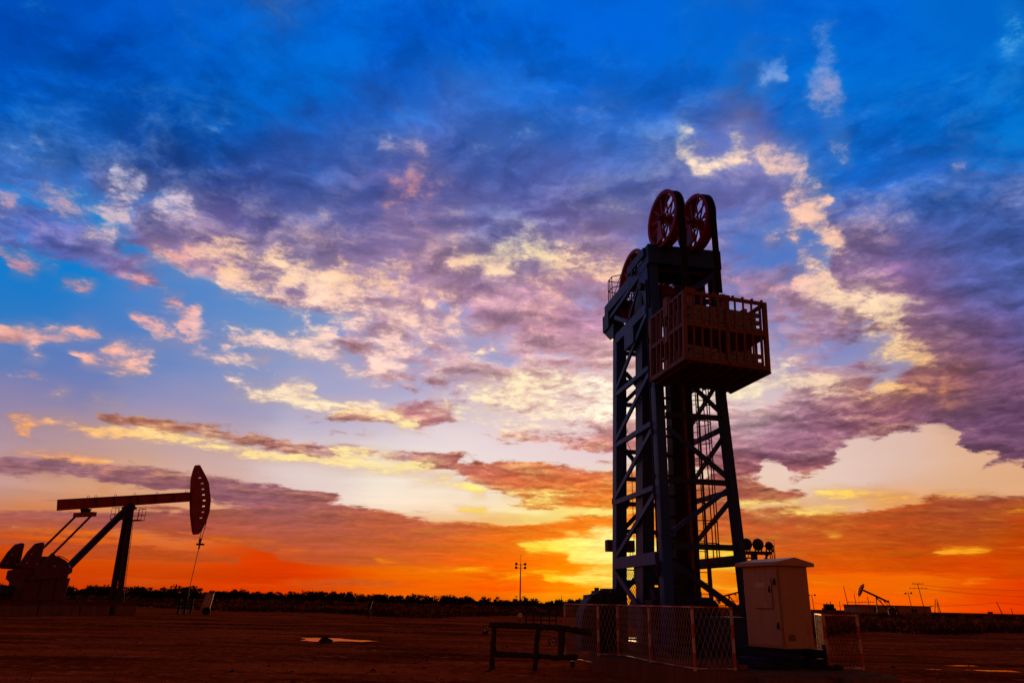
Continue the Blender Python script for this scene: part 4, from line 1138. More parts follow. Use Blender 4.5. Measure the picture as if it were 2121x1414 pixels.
bx = MB(); bx.prism([(-.55, .02), (-.1, .02), (.1, H0 - .2), (-.55, H0 - .2)], 'y', .15, .9)
o = bx.build('steel_box', M['navy'], None, bevel=.01); o.location = (cp.x, cp.y, PADZ); o.rotation_euler = (0, 0, CB)
tag(o, 'low blue steel box with sloping side tucked under the left of the cabinet', 'box')
bx = MB(); bx.box(.55, .95, -.15, .12, .01, H0 - .2)
o = bx.build('steel_box', M['black'], None, bevel=.01); o.location = (cp.x, cp.y, PADZ); o.rotation_euler = (0, 0, CB)
tag(o, 'small black box under the right front of the cabinet', 'box')
p = ground_at(1714, 1387, PADZ)
o = MB().bar((0, 0, .0), (-.02, 0, .52), .06).build('stub_post', M['steel'], None); o.location = (p.x - .05, p.y - .1, PADZ); tag(o, 'short dark iron post at the corner of the faded fence', 'post')
# broken lumps by the fence foot
for k, (px, py, r_) in enumerate(((1722, 1388, .07), (1735, 1387, .09))):
    p = ground_at(px, py, PADZ); o = MB().ball((0, 0, .05), r_, 9, (1.5, 1, .7), .18).build('rubble', M['rock'], None); o.location = p
    tag(o, ['small dark lump of rubble nearest the short iron post', 'larger lump of rubble at the foot of the faded fence'][k], 'rubble')

# pale-blue rounded motor cover behind the fence
p = at(1240, 1256, 22.9)
mc = empty('engine_cover', (p.x, p.y, PADZ), math.radians(8), 'rounded dark blue engine cover with grey straps left of the tower', 'engine cover')
prof = [(-.62, .0), (-.62, .5), (-.58, .95), (-.45, 1.3), (-.25, 1.50), (.0, 1.58), (.55, 1.60), (.75, 1.5), (.75, 0)]
m = MB(); m.prism(prof, 'y', -.45, .45); m.build('cover', M['navy'], mc, bevel=.06)
for x_ in (-.30, -.05, .18):
    zt_ = 1.47 if x_ < -.2 else 1.59
    MB().box(x_ - .05, x_ + .05, -.475, .475, 0, zt_ + .03).build('strap', M['steel'], mc, bevel=.02)
MB().box(.1, .6, -.2, .2, 1.6, 1.68).tube((-.05, 0, 1.58), (-.05, 0, 1.70), .07).build('cap', M['steel'], mc)
# dark box behind the narrow panel, and a stone block
p = ground_at(1262, 1352, PADZ)
o = MB().box(-.25, .25, -.2, .3, 0, .95).box(-.27, .27, -.22, .32, .95, .99).build('equipment_box', M['black'], None, bevel=.01); o.location = (p.x, p.y + .45, PADZ)
tag(o, 'black equipment box behind the narrow fence panel', 'box')
p = ground_at(1190, 1345, 0)
o = MB().box(-.28, .28, -.2, .2, 0, .62).build('concrete_post_block', M['concrete'], None, bevel=.02); o.location = (p.x, p.y, 0); tag(o, 'upright concrete block behind the left fence panel', 'block')

# pipe rack of lagged pipe in the yard
RY = ground_at(1020, 1385).y
rk = empty('pipe_rack', (0, RY, 0), 0, 'low rack of dark wrapped pipe with two legs standing left of the fence', 'pipe rack')
def lumpy(pts, r0, seed):
    rr_ = random.Random(seed); P_ = []; R_l = []
    for a, c in zip(pts[:-1], pts[1:]):
        n_ = max(3, int((Vector(c) - Vector(a)).length / .07))
        for k in range(n_):
            t = k / n_; P_.append(Vector(a).lerp(Vector(c), t) + Vector((rr_.uniform(-.008, .008), 0, rr_.uniform(-.01, .01)))); R_l.append(r0 * rr_.uniform(.86, 1.16))
    P_.append(Vector(pts[-1])); R_l.append(r0 * .9)
    return P_, R_l
for pts, r0, nm in (([(-.42, 0, 1.04), (.8, 0, 1.03), (1.5, .02, 1.0), (2.2, .15, .90)], .075, 'top_pipe'),
                    ([(-.30, 0, .36), (.8, 0, .34), (1.3, 0, .30), (1.85, 0, .33)], .065, 'lower_pipe')):
    P_, R_l = lumpy(pts, r0, len(nm)); MB().path(P_, R_l, 9).build(nm, M['log'], rk)
for x0, x1, zb_, zt_, r0 in ((-.33, -.28, -.1, 1.0, .07), (.76, .84, -.1, 1.0, .065), (1.42, 1.46, .28, 1.0, .085)):
    P_, R_l = lumpy([(x0, 0, zb_), (x1, 0, zt_)], r0, int(x0 * 100)); MB().path(P_, R_l, 9).build('leg', M['log'], rk)
m = MB(); m.ring((1.22, .14, .68), (1, 0, 0), (0, 0, 1), .115, .09, .012, 24)
for k in range(5):
    t = 2 * math.pi * k / 5; m.bar((1.22, .14, .68), (1.22 + .1 * math.cos(t), .14, .68 + .1 * math.sin(t)), .018)
m.tube((1.22, .0, .68), (1.22, .16, .68), .02); m.build('hand_wheel', M['darkred'], rk)
m = MB(); m.tube((-.42, 0, .87), (-.55, 0, .86), .04); m.tube((-.55, -.05, .86), (-.55, .05, .86), .05); m.build('tap', M['steel'], rk)
# gauge behind the rack
p = at(1077, 1290, RY + .6)
gg = empty('pressure_gauge', (p.x, p.y, p.z), 0, 'small pale round gauge on a thin stem above the pipe rack', 'gauge')
MB().tube((0, 0, 0), (0, 0, .14), .012).build('stem', M['steel'], gg)
MB().tube((0, -.03, .20), (0, .03, .20), .065, n=20).build('dial', M['plate'], gg)
MB().tube((.05, 0, .19), (.16, 0, .20), .012).build('side_pipe', M['steel'], gg)
# valve cluster farther back
p = ground_at(1122, 1302, 0.0)
vc_ = empty('valve_cluster', (p.x, p.y, 0), 0, 'cluster of pipes and valves standing behind the pipe rack', 'valves')
m = MB()
s_ = p.y / 21.0
for x_, h_ in ((-.42, 1.12), (-.22, 1.18), (-.02, 1.0), (.2, 1.2), (.38, .95)): m.tube((x_ * s_, 0, 0), (x_ * s_, 0, h_), .05, n=8)
for z_ in (.55, .8, 1.05): m.tube((-.45 * s_, 0, z_), (.4 * s_, 0, z_), .04, n=8)
m.build('pipework', M['steel'], vc_)
for x_, z_ in ((-.3, 1.2), (.2, 1.22), (.42, 1.0)):
    m = MB(); m.ring((x_ * s_, -.08, z_), (1, 0, 0), (0, 0, 1), .15, .11, .02, 20); m.tube((x_ * s_, -.08, z_), (x_ * s_, 0, z_), .1, n=10); m.build('valve_wheel', M['steel'], vc_)
# small stump in the soil and the stone in the puddle
p = ground_at(1186, 1380); o = MB().box(-.06, .06, -.05, .05, -.1, .14).build('stub_pipe', M['steel'], None, bevel=.02); o.location = (p.x, p.y, 0); tag(o, 'short dark stub sticking out of the soil below the rack', 'stub')
p = ground_at(674, 1330); o = MB().ball((0, 0, .06), .24, 12, (1.25, .8, .75), .14).build('stone', M['rock'], None); o.location = (p.x, p.y, -.06); tag(o, 'dark angular stone sitting at the edge of the bright puddle', 'stone')
MB_pts = [(1240, 1395, .05), (480, 1390, .04), (860, 1372, .05), (520, 1330, .06), (1890, 1322, .09), (1850, 1381, .05), (2010, 1395, .05)]
for k, (px, py, r_) in enumerate(MB_pts):
    p = ground_at(px, py); o = MB().ball((0, 0, .01), r_, 8, (1.4, 1, .6), .2).build('pebble', M['rock'] if k % 2 else M['concrete'], None); o.location = (p.x, p.y, 0)
    tag(o, ['pale pebble at the foot of the pad corner', 'dark pebble in the soil at the lower left', 'pale pebble in the soil below the puddle', 'dark pebble left of the bright puddle',
            'pale lump before the brush on the right', 'dark pebble in the soil right of the pad', 'pale pebble in the soil at the lower right'][k], 'pebble', 'loose pebbles in the yard')

# ================================================================== beam pump jack
def pump_jack(loc, rz, tilt, label, detail=True, group='pump jacks', ws=1.0):
    e = empty('pump_jack', loc, rz, label, 'pump jack', group)
    PZ = 8.9; ct, st_ = math.cos(tilt), math.sin(tilt)
    R = lambda x, z: (x * ct - z * st_, PZ + x * st_ + z * ct)       # beam frame -> local
    def bprism(pts, y0, y1, nm, mat, **k): return MB().prism([R(*p) for p in pts], 'y', y0, y1).build(nm, M[mat], e, **k)
    # walking beam (I section with a boxed tail)
    m = MB(); w = .30
    m.prism([R(*p) for p in ((-5.85, -.42), (5.75, -.42), (5.75, -.37), (-5.85, -.37))], 'y', -w, w)
    m.prism([R(*p) for p in ((-5.85, .37), (5.75, .37), (5.75, .42), (-5.85, .42))], 'y', -w, w)
    m.prism([R(*p) for p in ((-5.85, -.37), (5.75, -.37), (5.75, .37), (-5.85, .37))], 'y', -.03, .03)
    m.prism([R(*p) for p in ((-5.85, -.37), (-4.3, -.37), (-4.3, .37), (-5.85, .37))], 'y', -w, w)
    for x_ in (-3.0, -1.5, -.1, .6, 2.2, 4.0): m.prism([R(x_, -.37), R(x_ + .04, -.37), R(x_ + .04, .37), R(x_, .37)], 'y', -w + .01, w - .01)
    m.build('walking_beam', M['red'], e)
    if detail:
        for x_ in (-3.6, -3.0, -1.35, .35, 2.4, 5.3):
            q = R(x_, .42); mm_ = MB(); mm_.ring((q[0], 0, q[1] + .06), (1, 0, 0), (0, 0, 1), .11, .085, .012, 14); mm_.build('lifting_eye', M['darkred'], e)
    # horse head with slotted rim
    A = math.radians
    arc = lambda a, r: (r * math.cos(a), r * math.sin(a))
    a_top, a_bot = A(30), A(-25.5)
    hh = MB()
    Rr = 7.85
    n = 12; zs = np.linspace(-3.35, 2.8, 2 * n + 1); hh = MB()
    IZ = [-3.4, -3.19, -1.6, -.29, 1.63, 2.41, 2.85]; IX = [6.25, 6.10, 5.86, 5.80, 5.90, 6.12, 6.35]
    OZ = [-3.4, -3.04, -2.44, -1.49, -.4, 1.15, 1.81, 2.26, 2.85]; OX = [6.50, 6.84, 7.27, 7.66, 7.80, 7.57, 7.22, 6.93, 6.55]
    def inner(z): return float(np.interp(z, IZ, IX))
    def outer(z):
        return float(np.interp(z, OZ, OX))
    for i in range(2 * n):
        z0, z1 = zs[i], zs[i + 1]
        i0, i1, o0, o1 = inner(z0), inner(z1), outer(z0), outer(z1)
        if i0 > o0: i0 = o0 - .05
        if i1 > o1: i1 = o1 - .05
        if i % 2 == 1 and 1 <= i < 2 * n - 1:
            zc, hw_ = (z0 + z1) / 2, .055
            sl = .62 if abs(zc + .3) < 2.0 else (.34 if abs(zc + .3) < 2.5 else .16)
            zz0, zz1 = zc - hw_, zc + hw_
            for za, zb in ((z0, zz0), (zz1, z1)):
                hh.prism([R(inner(za), za), R(outer(za), za), R(outer(zb), zb), R(inner(zb), zb)], 'y', -.20, .20)
            xo = outer(zc) - .28; xi = max(inner(zc) + .08, xo - sl)
            hh.prism([R(inner(zz0), zz0), R(xi, zz0), R(xi + .06, zz1), R(inner(zz1), zz1)], 'y', -.20, .20)
            hh.prism([R(xo, zz0), R(outer(zz0), zz0), R(outer(zz1), zz1), R(xo, zz1)], 'y', -.20, .20)
        else:
            hh.prism([R(i0, z0), R(o0, z0), R(o1, z1), R(i1, z1)], 'y', -.20, .20)
    hh.build('horse_head', M['red'], e)
    # bridle, carrier bar, rod
    q = R(outer(-2.3), -2.3)
    xr = 7.42 if tilt > 0 else q[0]
    br = MB()
    for s in (-.18, .18): br.path([(q[0] + .02, s, q[1]), (xr - .02, s * .8, 6.1)], .03)
    br.build('wire_bridle', M['black'], e)
    m = MB(); m.box(xr - .16, xr + .30, -.28, .28, 5.85, 6.0); m.tube((xr, 0, 6.0), (xr, 0, 6.45), .09); m.tube((xr, 0, 5.5), (xr, 0, 5.85), .07); m.build('carrier_bar', M['steel'], e)
    MB().path([(xr, 0, 5.6), (xr - .45, 0, 1.0)], .035).build('polished_rod', M['red'], e)
    # samson post: two front legs, one rear brace
    for s in (-1, 1):
        MB().bar((.30, s * .48, 1.0), (.02, s * .22, 8.45), .30, .36, up=(1, 0, 0)).build('post_leg', M['steel'], e)
    MB().bar((-4.35, 0, 3.0), (-.15, 0, 8.25), .42, .42).build('rear_brace', M['steel'], e)
    m = MB()
    for z_ in (2.2, 3.7, 5.2, 6.6):
        f = (z_ - 1) / 7.45; wy = .48 - .26 * f; m.bar((.30 - .28 * f, -wy, z_), (.30 - .28 * f, wy, z_), .09)
    m.build('post_tie', M['steel'], e)
    m = MB(); m.box(-.42, .42, -.42, .42, 8.2, 8.36); m.prism([(-.35, 8.36), (.35, 8.36), (.18, 8.62), (-.18, 8.62)], 'y', -.34, .34); m.tube((0, -.42, 8.52), (0, .42, 8.52), .13); m.build('saddle_bearing', M['steel'], e)
    if detail:
        # service basket round the post head
        m = MB(); m.box(-.9, -.25, -.9, .9, 7.3, 7.36); m.box(.3, .95, -.9, .9, 7.3, 7.36); m.build('service_platform', M['steel'], e)
        m = MB()
        for x0, x1 in ((-.9, -.25), (.3, .95)):
            for y_ in (-.9, .9):
                for z_ in (7.75, 8.25): m.tube((x0, y_, z_), (x1, y_, z_), .02, n=5)
                for x_ in (x0, (x0 + x1) / 2, x1): m.tube((x_, y_, 7.3), (x_, y_, 8.25), .02, n=5)
            xo = x0 if x0 < 0 else x1
            for z_ in (7.75, 8.25): m.tube((xo, -.9, z_), (xo, .9, z_), .02, n=5)
            m.tube((xo, 0, 7.3), (xo, 0, 8.25), .02, n=5)
        m.build('guard_rail', M['darkred'], e)
        m = MB()
        for s in (-.2, .2): m.path([(.56, -.48 + s, 1.0), (.26, -.28 + s, 7.3)], .02)
        for z_ in np.arange(1.3, 7.2, .35):
            f = (z_ - 1) / 6.3; m.tube((.56 - .30 * f, -.68 + .20 * f, z_), (.56 - .30 * f, -.28 + .20 * f, z_), .015, n=5)
        m.build('post_ladder', M['steel'], e)
    # equaliser, pitmans, cranks with counterweights
    q = R(-3.75, -.42); ex, ez = q[0], q[1] - .45
    m = MB(); m.box(ex - .22, ex + .22, -1.2, 1.2, ez - .16, ez + .16); m.build('equaliser', M['red'], e, bevel=.02)
    m = MB(); m.prism([(ex - .35, q[1]), (ex + .35, q[1]), (ex + .16, ez + .1), (ex - .16, ez + .1)], 'y', -.25, .25); m.tube((ex, -.4, ez + .22), (ex, .4, ez + .22), .14); m.build('tail_bearing', M['steel'], e)
    px_, pz_ = -6.15, 4.05
    for s in (-1, 1): MB().bar((ex, s * 1.05, ez), (px_, s * 1.05, pz_), .11, .14).build('pitman_arm', M['darkred'], e)
    cxx, czz = -7.0, 2.95
    for s in (-1, 1):
        d = Vector((px_ - cxx, 0, pz_ - czz)).normalized(); nrm = Vector((-d.z, 0, d.x))
        c = Vector((cxx, s * 1.3, czz))
        m = MB(); m.bar(c - d * .8, c + d * 1.55, .16, .42); m.tube(c + Vector((0, -.15, 0)), c + Vector((0, .15, 0)), .3); m.build('crank', M['darkred'], e)
        # fan-shaped weights standing above the crank
        m = MB(); y0, y1 = s * 1.3 - .16, s * 1.3 + .16
        m.prism([(-8.35, 3.30), (-7.95, 4.25), (-7.55, 4.85), (-7.15, 4.98), (-6.98, 4.90), (-6.98, 3.3), (-7.2, 3.1), (-8.1, 3.1)], 'y', y0, y1)
        wt_ = m.build('counterweight', M['darkred'], e, bevel=.03)
        for bx_, bz_ in ((-7.75, 4.1), (-7.95, 3.5), (-7.25, 3.45)):
            m = MB(); m.tube((bx_, y0 - .03, bz_), (bx_, y1 + .03, bz_), .05, n=8); m.build('bolt', M['plate'], wt_)
    m = MB()
    m.prism([(-8.9, 2.35), (-8.9, 2.95), (-8.2, 3.1), (-6.6, 3.3), (-4.45, 3.35), (-4.4, 3.0), (-5.0, 2.6), (-7.4, 2.35)], 'y', -1.28, -1.02)
    m.build('belt_guard', M['darkred'], e, bevel=.03)
    m = MB(); m.prism([(-6.9, 2.6), (-6.9, 3.7), (-6.4, 4.05), (-5.3, 4.1), (-4.7, 3.85), (-4.3, 3.5), (-4.3, 2.6)], 'y', -.7, .7); m.tube((-6.0, -1.3, 3.3), (-6.0, 1.3, 3.3), .25); m.tube((-4.9, -1.0, 3.2), (-4.9, 1.0, 3.2), .18)
    m.build('gear_reducer', M['darkred'], e, bevel=.05)
    m = MB(); m.path([(-6.5 + .2 * k, -.95, 3.85 + .28 * math.sin(math.pi * k / 9)) for k in range(10)], .03); m.build('hand_rail', M['steel'], e)
    m = MB(); m.prism([(-7.5, .9), (-7.6, 2.6), (-4.25, 2.6), (-4.45, .9)], 'y', -.95, .95); m.build('gear_stand', M['darkred'], e, bevel=.02)
    for x_ in (-7.45, -6.3, -5.2): MB().bar((x_, -1.0, .9), (x_, -1.0, 2.55), .12, .1).build('stiffener', M['darkred'], e)
    m = MB(); m.tube((-8.9, -.5, 1.55), (-8.0, -.5, 1.55), .42, n=18); m.box(-8.9, -8.0, -.8, -.2, .9, 1.3); m.build('motor', M['steel'], e)
    # skid base on a plinth
    m = MB()
    for y_ in (-1.05, 1.05): m.hbeam((-9.3, y_, .82), (1.0, y_, .82), .3, .36)
    for x_ in (-9.0, -7.4, -5.9, -4.4, -2.6, -.8, .8): m.hbeam((x_, -1.0, .82), (x_, 1.0, .82), .2, .3)
    m.build('skid_base', M['darkred'], e)
    for x0, x1 in ((-9.6, -6.5), (-6.4, -3.4), (-3.3, -1.0), (-.5, 1.25)): MB().box(x0, x1, -1.5, 1.5, -.1, .64).build('plinth', M['concrete'], e, bevel=.03)
    return e
g0 = ground_at(250, 1272)
PJ = Frame_o = Vector((g0.x, g0.y, 0))
# local x axis points to azimuth 30 degrees right of straight ahead
ang = math.radians(60)
ux = Vector((math.cos(ang), math.sin(ang), 0))
pj_loc = PJ - ux * 1.0
pj = pump_jack((pj_loc.x, pj_loc.y, 0), ang, math.radians(10.2), 'large dark red beam pump jack with slotted head standing at the left', True)
# its wellhead
w0 = pj_loc + ux * 6.95
wh = empty('wellhead', (w0.x, w0.y, 0), ang, 'dark wellhead valve tree under the rod of the large pump jack', 'wellhead')
m = MB(); m.tube((0, 0, 0), (0, 0, 1.5), .11); m.tube((0, 0, .5), (0, 0, .62), .26); m.tube((0, 0, 1.0), (0, 0, 1.12), .26); m.tube((0, 0, 1.5), (0, 0, 1.75), .17); m.build('casing_head', M['black'], wh)
m = MB(); m.tube((-.75, 0, .85), (.75, 0, .85), .08)
for s in (-.65, .65): m.tube((s, 0, -.05), (s, 0, 1.25), .10); m.tube((s, 0, .5), (s, 0, .6), .17); m.tube((s, 0, 1.2), (s, 0, 1.3), .16)
m.build('side_valves', M['black'], wh)
# whitish tilted tank on a wheel, right of the wellhead
t0 = ground_at(424, 1273)
tk = empty('wheeled_tank', (t0.x, t0.y, 0), .3, 'pale ribbed upright tank with a dark wheel near the wellhead', 'tank')
m = MB(); m.prism([(-.42, .35), (.32, .35), (.52, 1.75), (-.1, 1.8)], 'y', -.3, .3); m.build('body', M['white'], tk, bevel=.05)
m = MB()
for x_ in (.02, .22): m.bar((x_ - .1, -.31, .5), (x_ + .12, -.31, 1.7), .05, .03)
m.build('rib', M['plate'], tk)
MB().tube((.1, -.42, .32), (.1, -.3, .32), .34, n=22).build('wheel', M['black'], tk)
# dark figure-like post out in the yard
p = ground_at(763, 1278)
ps = empty('marker_post', (p.x, p.y, 0), 0, 'thin dark marker post with a cap standing in the field above the puddle', 'post')
MB().tube((0, 0, -.05), (0, 0, 1.1), .10, .08).build('stem', M['steel'], ps)
MB().bar((.02, 0, .75), (.16, 0, 1.45), .24, .22).ball((.2, 0, 1.55), .15).build('cap', M['black'], ps)

# ------------------------------------------------------------------ far pump jacks
def far_jack(px, py, Y, rz, sc, tilt, lab):
    g = at(px, py, Y)
    e = pump_jack((g.x, Y, 0), rz, tilt, lab, False)
    e.scale = (sc, sc, sc); return e
far_jack(1819, 1268, 215, math.radians(180 - 12), .60, math.radians(26), 'small distant pump jack with raised head before the long white building')
far_jack(1512, 1262, 260, math.radians(180 + 10), .62, math.radians(-14), 'tiny distant pump jack seen between the tower right leg and ladder')

# ------------------------------------------------------------------ distant tower unit behind the cabinet
dt0 = at(1566, 1262, 128)
dt = empty('pumping_tower', (dt0.x, 128, 0), math.radians(-4), 'distant tower pumping unit with three drums on top behind the cabinet roof', 'pumping tower')
m = MB()
for x_ in (-1.35, .55): 
    for y_ in (-.8, .8): MB().bar((x_ * 1.05, y_, 0), (x_, y_, 10.1), .34).build('leg', M['steel'], dt)
m = MB()
for z0, z1 in ((1, 3.2), (3.2, 5.4), (5.4, 7.6), (7.6, 9.4)):
    for y_ in (-.8, .8):
        m.bar((-1.35, y_, z0), (.55, y_, z1), .10); m.bar((.55, y_, z0), (-1.35, y_, z1), .10); m.bar((-1.35, y_, z1), (.55, y_, z1), .14)
m.bar((-2.6, -.8, 10.0), (-1.3, -.8, 8.0), .14); m.bar((2.6, -.8, 10.0), (.6, -.8, 7.8), .2); m.bar((2.2, -.8, 10.0), (2.2, -.8, 5), .3); m.bar((-.4, -.8, 10.3), (.5, -.8, 8.6), .16); m.bar((-.4, -.8, 10.3), (-1.2, -.8, 8.7), .1)
m.build('lattice_brace', M['steel'], dt)
MB().box(-2.6, 3.1, -1.1, 1.1, 10.0, 10.45).build('platform', M['steel'], dt)
for x_, r_, z_ in ((-.7, 1.0, 11.6), (1.2, 1.0, 11.6), (3.0, .72, 11.4)):
    m = MB(); m.ball((x_, 0, z_), r_, 22, (.95, .8, 1.0)); m.tube((x_ - .8, 0, z_), (x_ + .8, 0, z_), .12)
    for k in (-.5, 0, .5): m.bar((x_ + k, 0, 10.4), (x_ + k, 0, z_ - .5), .2)
    m.build('drum', M['steel'], dt)
m = MB()
for z_ in (10.65, 11.1, 11.55, 12.0): m.bar((-2.95, -1.1, z_), (-1.8, -1.1, z_), .05); m.bar((-2.95, -1.1, z_), (-2.95, 1.1, z_), .05)
for x_ in (-2.95, -2.5, -2.1, -1.8): m.bar((x_, -1.1, 10.0), (x_, -1.1, 12.0), .05)
m.bar((2.1, -1.1, 12.4), (3.6, -1.1, 12.3), .05); m.bar((3.6, -1.1, 12.3), (3.6, -1.1, 9), .05)
m.build('guard_rail', M['steel'], dt)
for x_ in (2.9, 3.2, 3.55): MB().bar((x_, -.6, 5), (x_, -.6, 11.2), .14).build('belt', M['black'], dt)
MB().box(-.3, .5, -1, -.6, 0, 10.3).build('column', M['steel'], dt)

# ------------------------------------------------------------------ light mast and poles
def light_mast(px, top, Y, lab, tall):
    g = at(px, 1256, Y); h = at(px, top, Y).z
    e = empty('light_mast', (g.x, Y, 0), 0, lab, 'light mast', 'light masts')
    MB().tube((0, 0, 0), (0, 0, h), .17 if tall else .13, .09, 8).build('mast', M['steel'], e)
    if tall: MB().tube((0, 0, h), (0, 0, h + 1.9), .035, n=5).build('lightning_rod', M['steel'], e)
    m = MB(); w = .95
    m.bar((-w, 0, h - .25), (w, 0, h - .25), .07); 
    if tall: m.bar((-w, 0, h - .95), (w, 0, h - .95), .07)
    m.build('cross_arm', M['steel'], e)
    for s in (-1, 1):
        for z_ in ((h - .15, h - .9) if tall else (h - .3,)):
            m = MB(); m.tube((s * w, -.18, z_), (s * w, .22, z_ + .1), .30, .2, 10); m.build('floodlight', M['black'], e)
    return e
light_mast(1077, 1166, 165, 'tall slender mast with four floodlights and a lightning rod, left of the tower', True)
light_mast(1686, 1230, 250, 'leaning light mast just right of the cabinet', False).rotation_euler = (0, math.radians(-3), 0)
light_mast(1890, 1226, 250, 'twin-headed light mast above the right end of the white building', False).rotation_euler = (0, math.radians(-6), 0)
POLES = []
def pole(px, top, Y, lean, arms, lab, r=.14):
    g = at(px, 1264, Y); t_ = at(px, top, Y)
    e = empty('utility_pole', (g.x, Y, 0), 0, lab, 'utility pole', 'poles on the horizon')
    MB().tube((0, 0, 0), (lean, 0, t_.z), r, r * .6, 7).build('shaft', M['wood'], e)
    for dz_, w in arms:
        m = MB(); m.bar((lean - w, 0, t_.z - dz_), (lean + w, 0, t_.z - dz_), .14)
        m.build('cross_arm', M['wood'], e)
        for s in (-.95, -.45, .45, .95):
            MB().tube((lean + s * w, 0, t_.z - dz_), (lean + s * w, 0, t_.z - dz_ + .35), .07, n=6).build('insulator', M['steel'], e)
    POLES.append((g.x + lean, Y, t_.z)); return e
pole(1741, 1244, 260, 0, [], 'short bare pole between the cabinet and the white building')
pole(1760, 1213, 240, -1.0, [], 'tall bare leaning pole left of the small distant pump jack')
pole(1776, 1229, 245, -.4, [(2.6, 2.2)], 'pole with low cross arm at the left end of the white building')
pole(1803, 1234, 245, -.4, [(1.8, 1.9)], 'pole with cross arm directly behind the small distant pump jack')
pole(1847, 1241, 255, -.6, [], 'thin pole rising from the middle of the white building roof')
pole(1917, 1207, 235, -1.2, [(.3, 1.6), (1.6, 2.6)], 'tallest leaning pole with two cross arms at the right')
pole(2078, 1246, 200, -1.3, [], 'leaning bare pole in front of the far right low building')
pole(2097, 1258, 260, -.3, [], 'tiny pole at the far right edge')
pole(1163, 1233, 260, 0, [], 'thin pole on the horizon just left of the engine cover')
pole(1193, 1242, 300, 0, [], 'smallest pole close to the engine cover')
pole(1069, 1234, 300, 0, [(.2, .5)], 'short pole just left of the tall light mast')
pole(1003, 1237, 320, 0, [(.3, .8)], 'tiny pole with cross arm far left of the light mast')
pole(1455, 1225, 270, 0, [], 'thin pole seen through the tower beside the ladder, the taller of two')
pole(1463, 1235, 270, 0, [], 'thin pole seen through the tower beside the ladder, the shorter of two')
# A-frame of two leaning poles
g = at(1943, 1268, 235); h_ = at(1943, 1240, 235).z
e = empty('a_frame_pole', (g.x, 235, 0), 0, 'pair of poles leaning together right of the white building', 'utility pole')
MB().tube((-1.2, 0, 0), (-.2, 0, h_), .13, .1, 7).build('shaft', M['wood'], e); MB().tube((.9, 0, 0), (.25, 0, h_), .16, .1, 7).build('shaft', M['wood'], e); MB().tube((.2, 0, 0), (.1, 0, h_ * .8), .1, .08, 7).build('shaft', M['wood'], e)
# sagging wires
def wire(a, b, sag, r, lab):
    a, b = Vector(a), Vector(b)
    pts = [a.lerp(b, k / 16) - Vector((0, 0, sag * 4 * (k / 16) * (1 - k / 16))) for k in range(17)]
    o = MB().path(pts, r, 4).build('power_line', M['steel'], None); tag(o, lab, 'wire', 'overhead wires')
P1 = at(1910, 1211, 235); P2 = at(2200, 1222, 180)
wire(P1, P2, .5, .03, 'uppermost overhead wire running right from the tallest pole')
wire(P1 - Vector((0, 0, 1.0)), P2 - Vector((0, 0, 1.6)), .5, .03, 'second overhead wire running right from the tallest pole')
wire(at(1925, 1254, 235), at(2068, 1247, 200), .3, .035, 'lower wire between the paired poles and the leaning pole')
wire(at(2068, 1247, 200), at(2220, 1254, 190), .3, .035, 'lower wire leaving the leaning pole to the right')
wire(at(1686, 1248, 250), at(1776, 1256, 245), .2, .035, 'wire from the light mast by the cabinet to the building pole')
wire(at(1757, 1216, 240), at(1800, 1243, 245), .2, .025, 'wire dropping from the tall bare pole to the pole behind the pump jack')

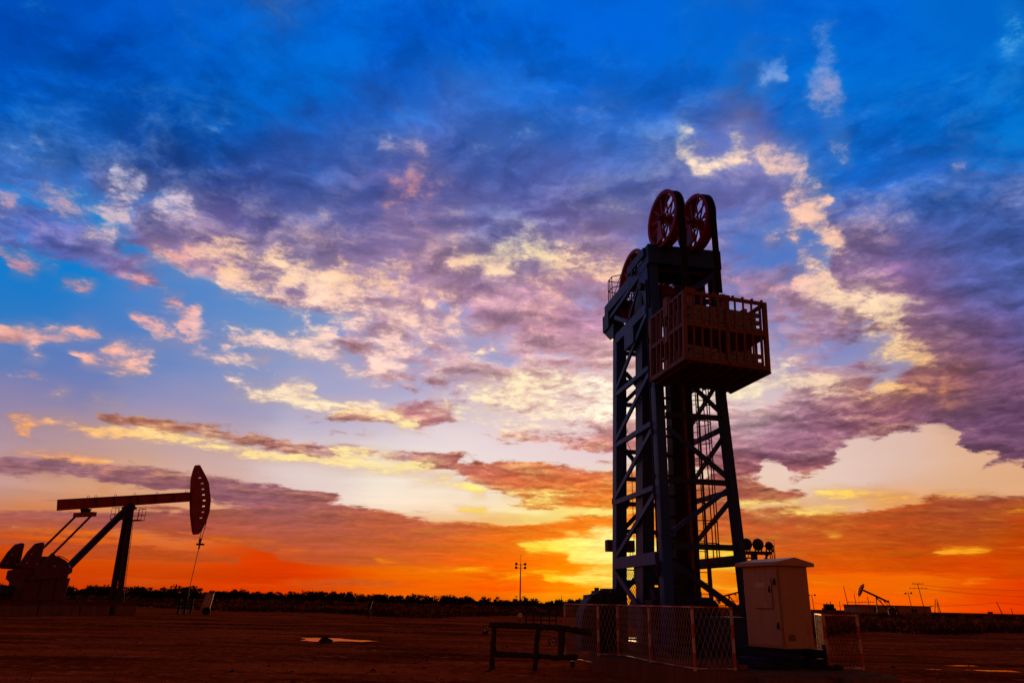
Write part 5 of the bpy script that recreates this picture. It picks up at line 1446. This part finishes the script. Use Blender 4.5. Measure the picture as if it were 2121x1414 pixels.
# ------------------------------------------------------------------ buildings
def shed(pl, pr, ptop, Y, lab, h=None, depth=12, roof='roofred', eave=.5, wins=()):
    a, b = at(pl, ptop, Y), at(pr, ptop, Y)
    e = empty('building', (a.x, Y, 0), 0, lab, 'building')
    W = b.x - a.x; z = a.z
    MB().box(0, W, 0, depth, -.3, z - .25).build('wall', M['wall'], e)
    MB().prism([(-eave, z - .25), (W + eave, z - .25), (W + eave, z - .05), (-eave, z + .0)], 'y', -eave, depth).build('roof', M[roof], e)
    for fx, fz, ww, hh_ in wins:
        f = MB(); x = W * fx
        f.box(x - ww / 2 - .1, x + ww / 2 + .1, -.06, -.003, fz - .1, fz + hh_ + .1); fr_ = f.build('window', M['white'], e)
        MB().box(x - ww / 2, x - .05, -.09, -.061, fz, fz + hh_).box(x + .05, x + ww / 2, -.09, -.061, fz, fz + hh_).build('pane', M['glass'], fr_)
    return e
bd = shed(1779, 1927, 1251, 262, 'long flat-roofed pale building behind the small distant pump jack', wins=((.76, 1.2, 1.9, 1.2), (.22, 1.3, 1.3, 1.2)))
MB().tube((9, 3, 4), (9, 3, 5.0), .12).build('roof_vent', M['steel'], bd)
bd = shed(1785, 1862, 1271, 228, 'low pale annex wall in front of the long building', depth=3, eave=.1, roof='steel')
bd = shed(1702, 1776, 1263, 285, 'low red-roofed building joining the left end of the long building')
rt = at(1712, 1256, 290)
o = MB().box(-1.6, 1.6, 0, 2, -1, 1.0).box(-2.2, 2.2, 0, 2, -1.2, -.4).tube((-1, 0, 1), (-1, 0, 1.6), .15).tube((.4, 0, 1), (.4, 0, 1.9), .15).build('roof_tank', M['steel'], None); o.location = (rt.x, 287, rt.z); tag(o, 'dark tank with rails on the roof of the red-roofed building', 'tank')
shed(1971, 2200, 1269, 225, 'long low pale building with red roof at the far right edge', wins=((.35, 1.0, 1.3, .9), (.7, 1.0, 1.3, .9)))
# pipe gantry seen through the ladder bay
g = at(1476, 1262, 180)
ga = empty('pipe_gantry', (g.x, 180, 0), 0, 'distant low pipe gantry seen between the ladder and fence top', 'gantry')
m = MB()
for x_ in np.arange(-5, 6, 1.6): m.bar((x_, 0, 0), (x_, 0, 3.0), .12); m.bar((x_, 0, 0), (x_ + .8, 0, 1.6), .08)
m.build('support', M['steel'], ga)
MB().tube((-5.5, 0, 1.9), (6, 0, 1.9), .12).tube((-5.5, 0, 3.0), (6, 0, 3.0), .06).build('pipe', M['steel'], ga)
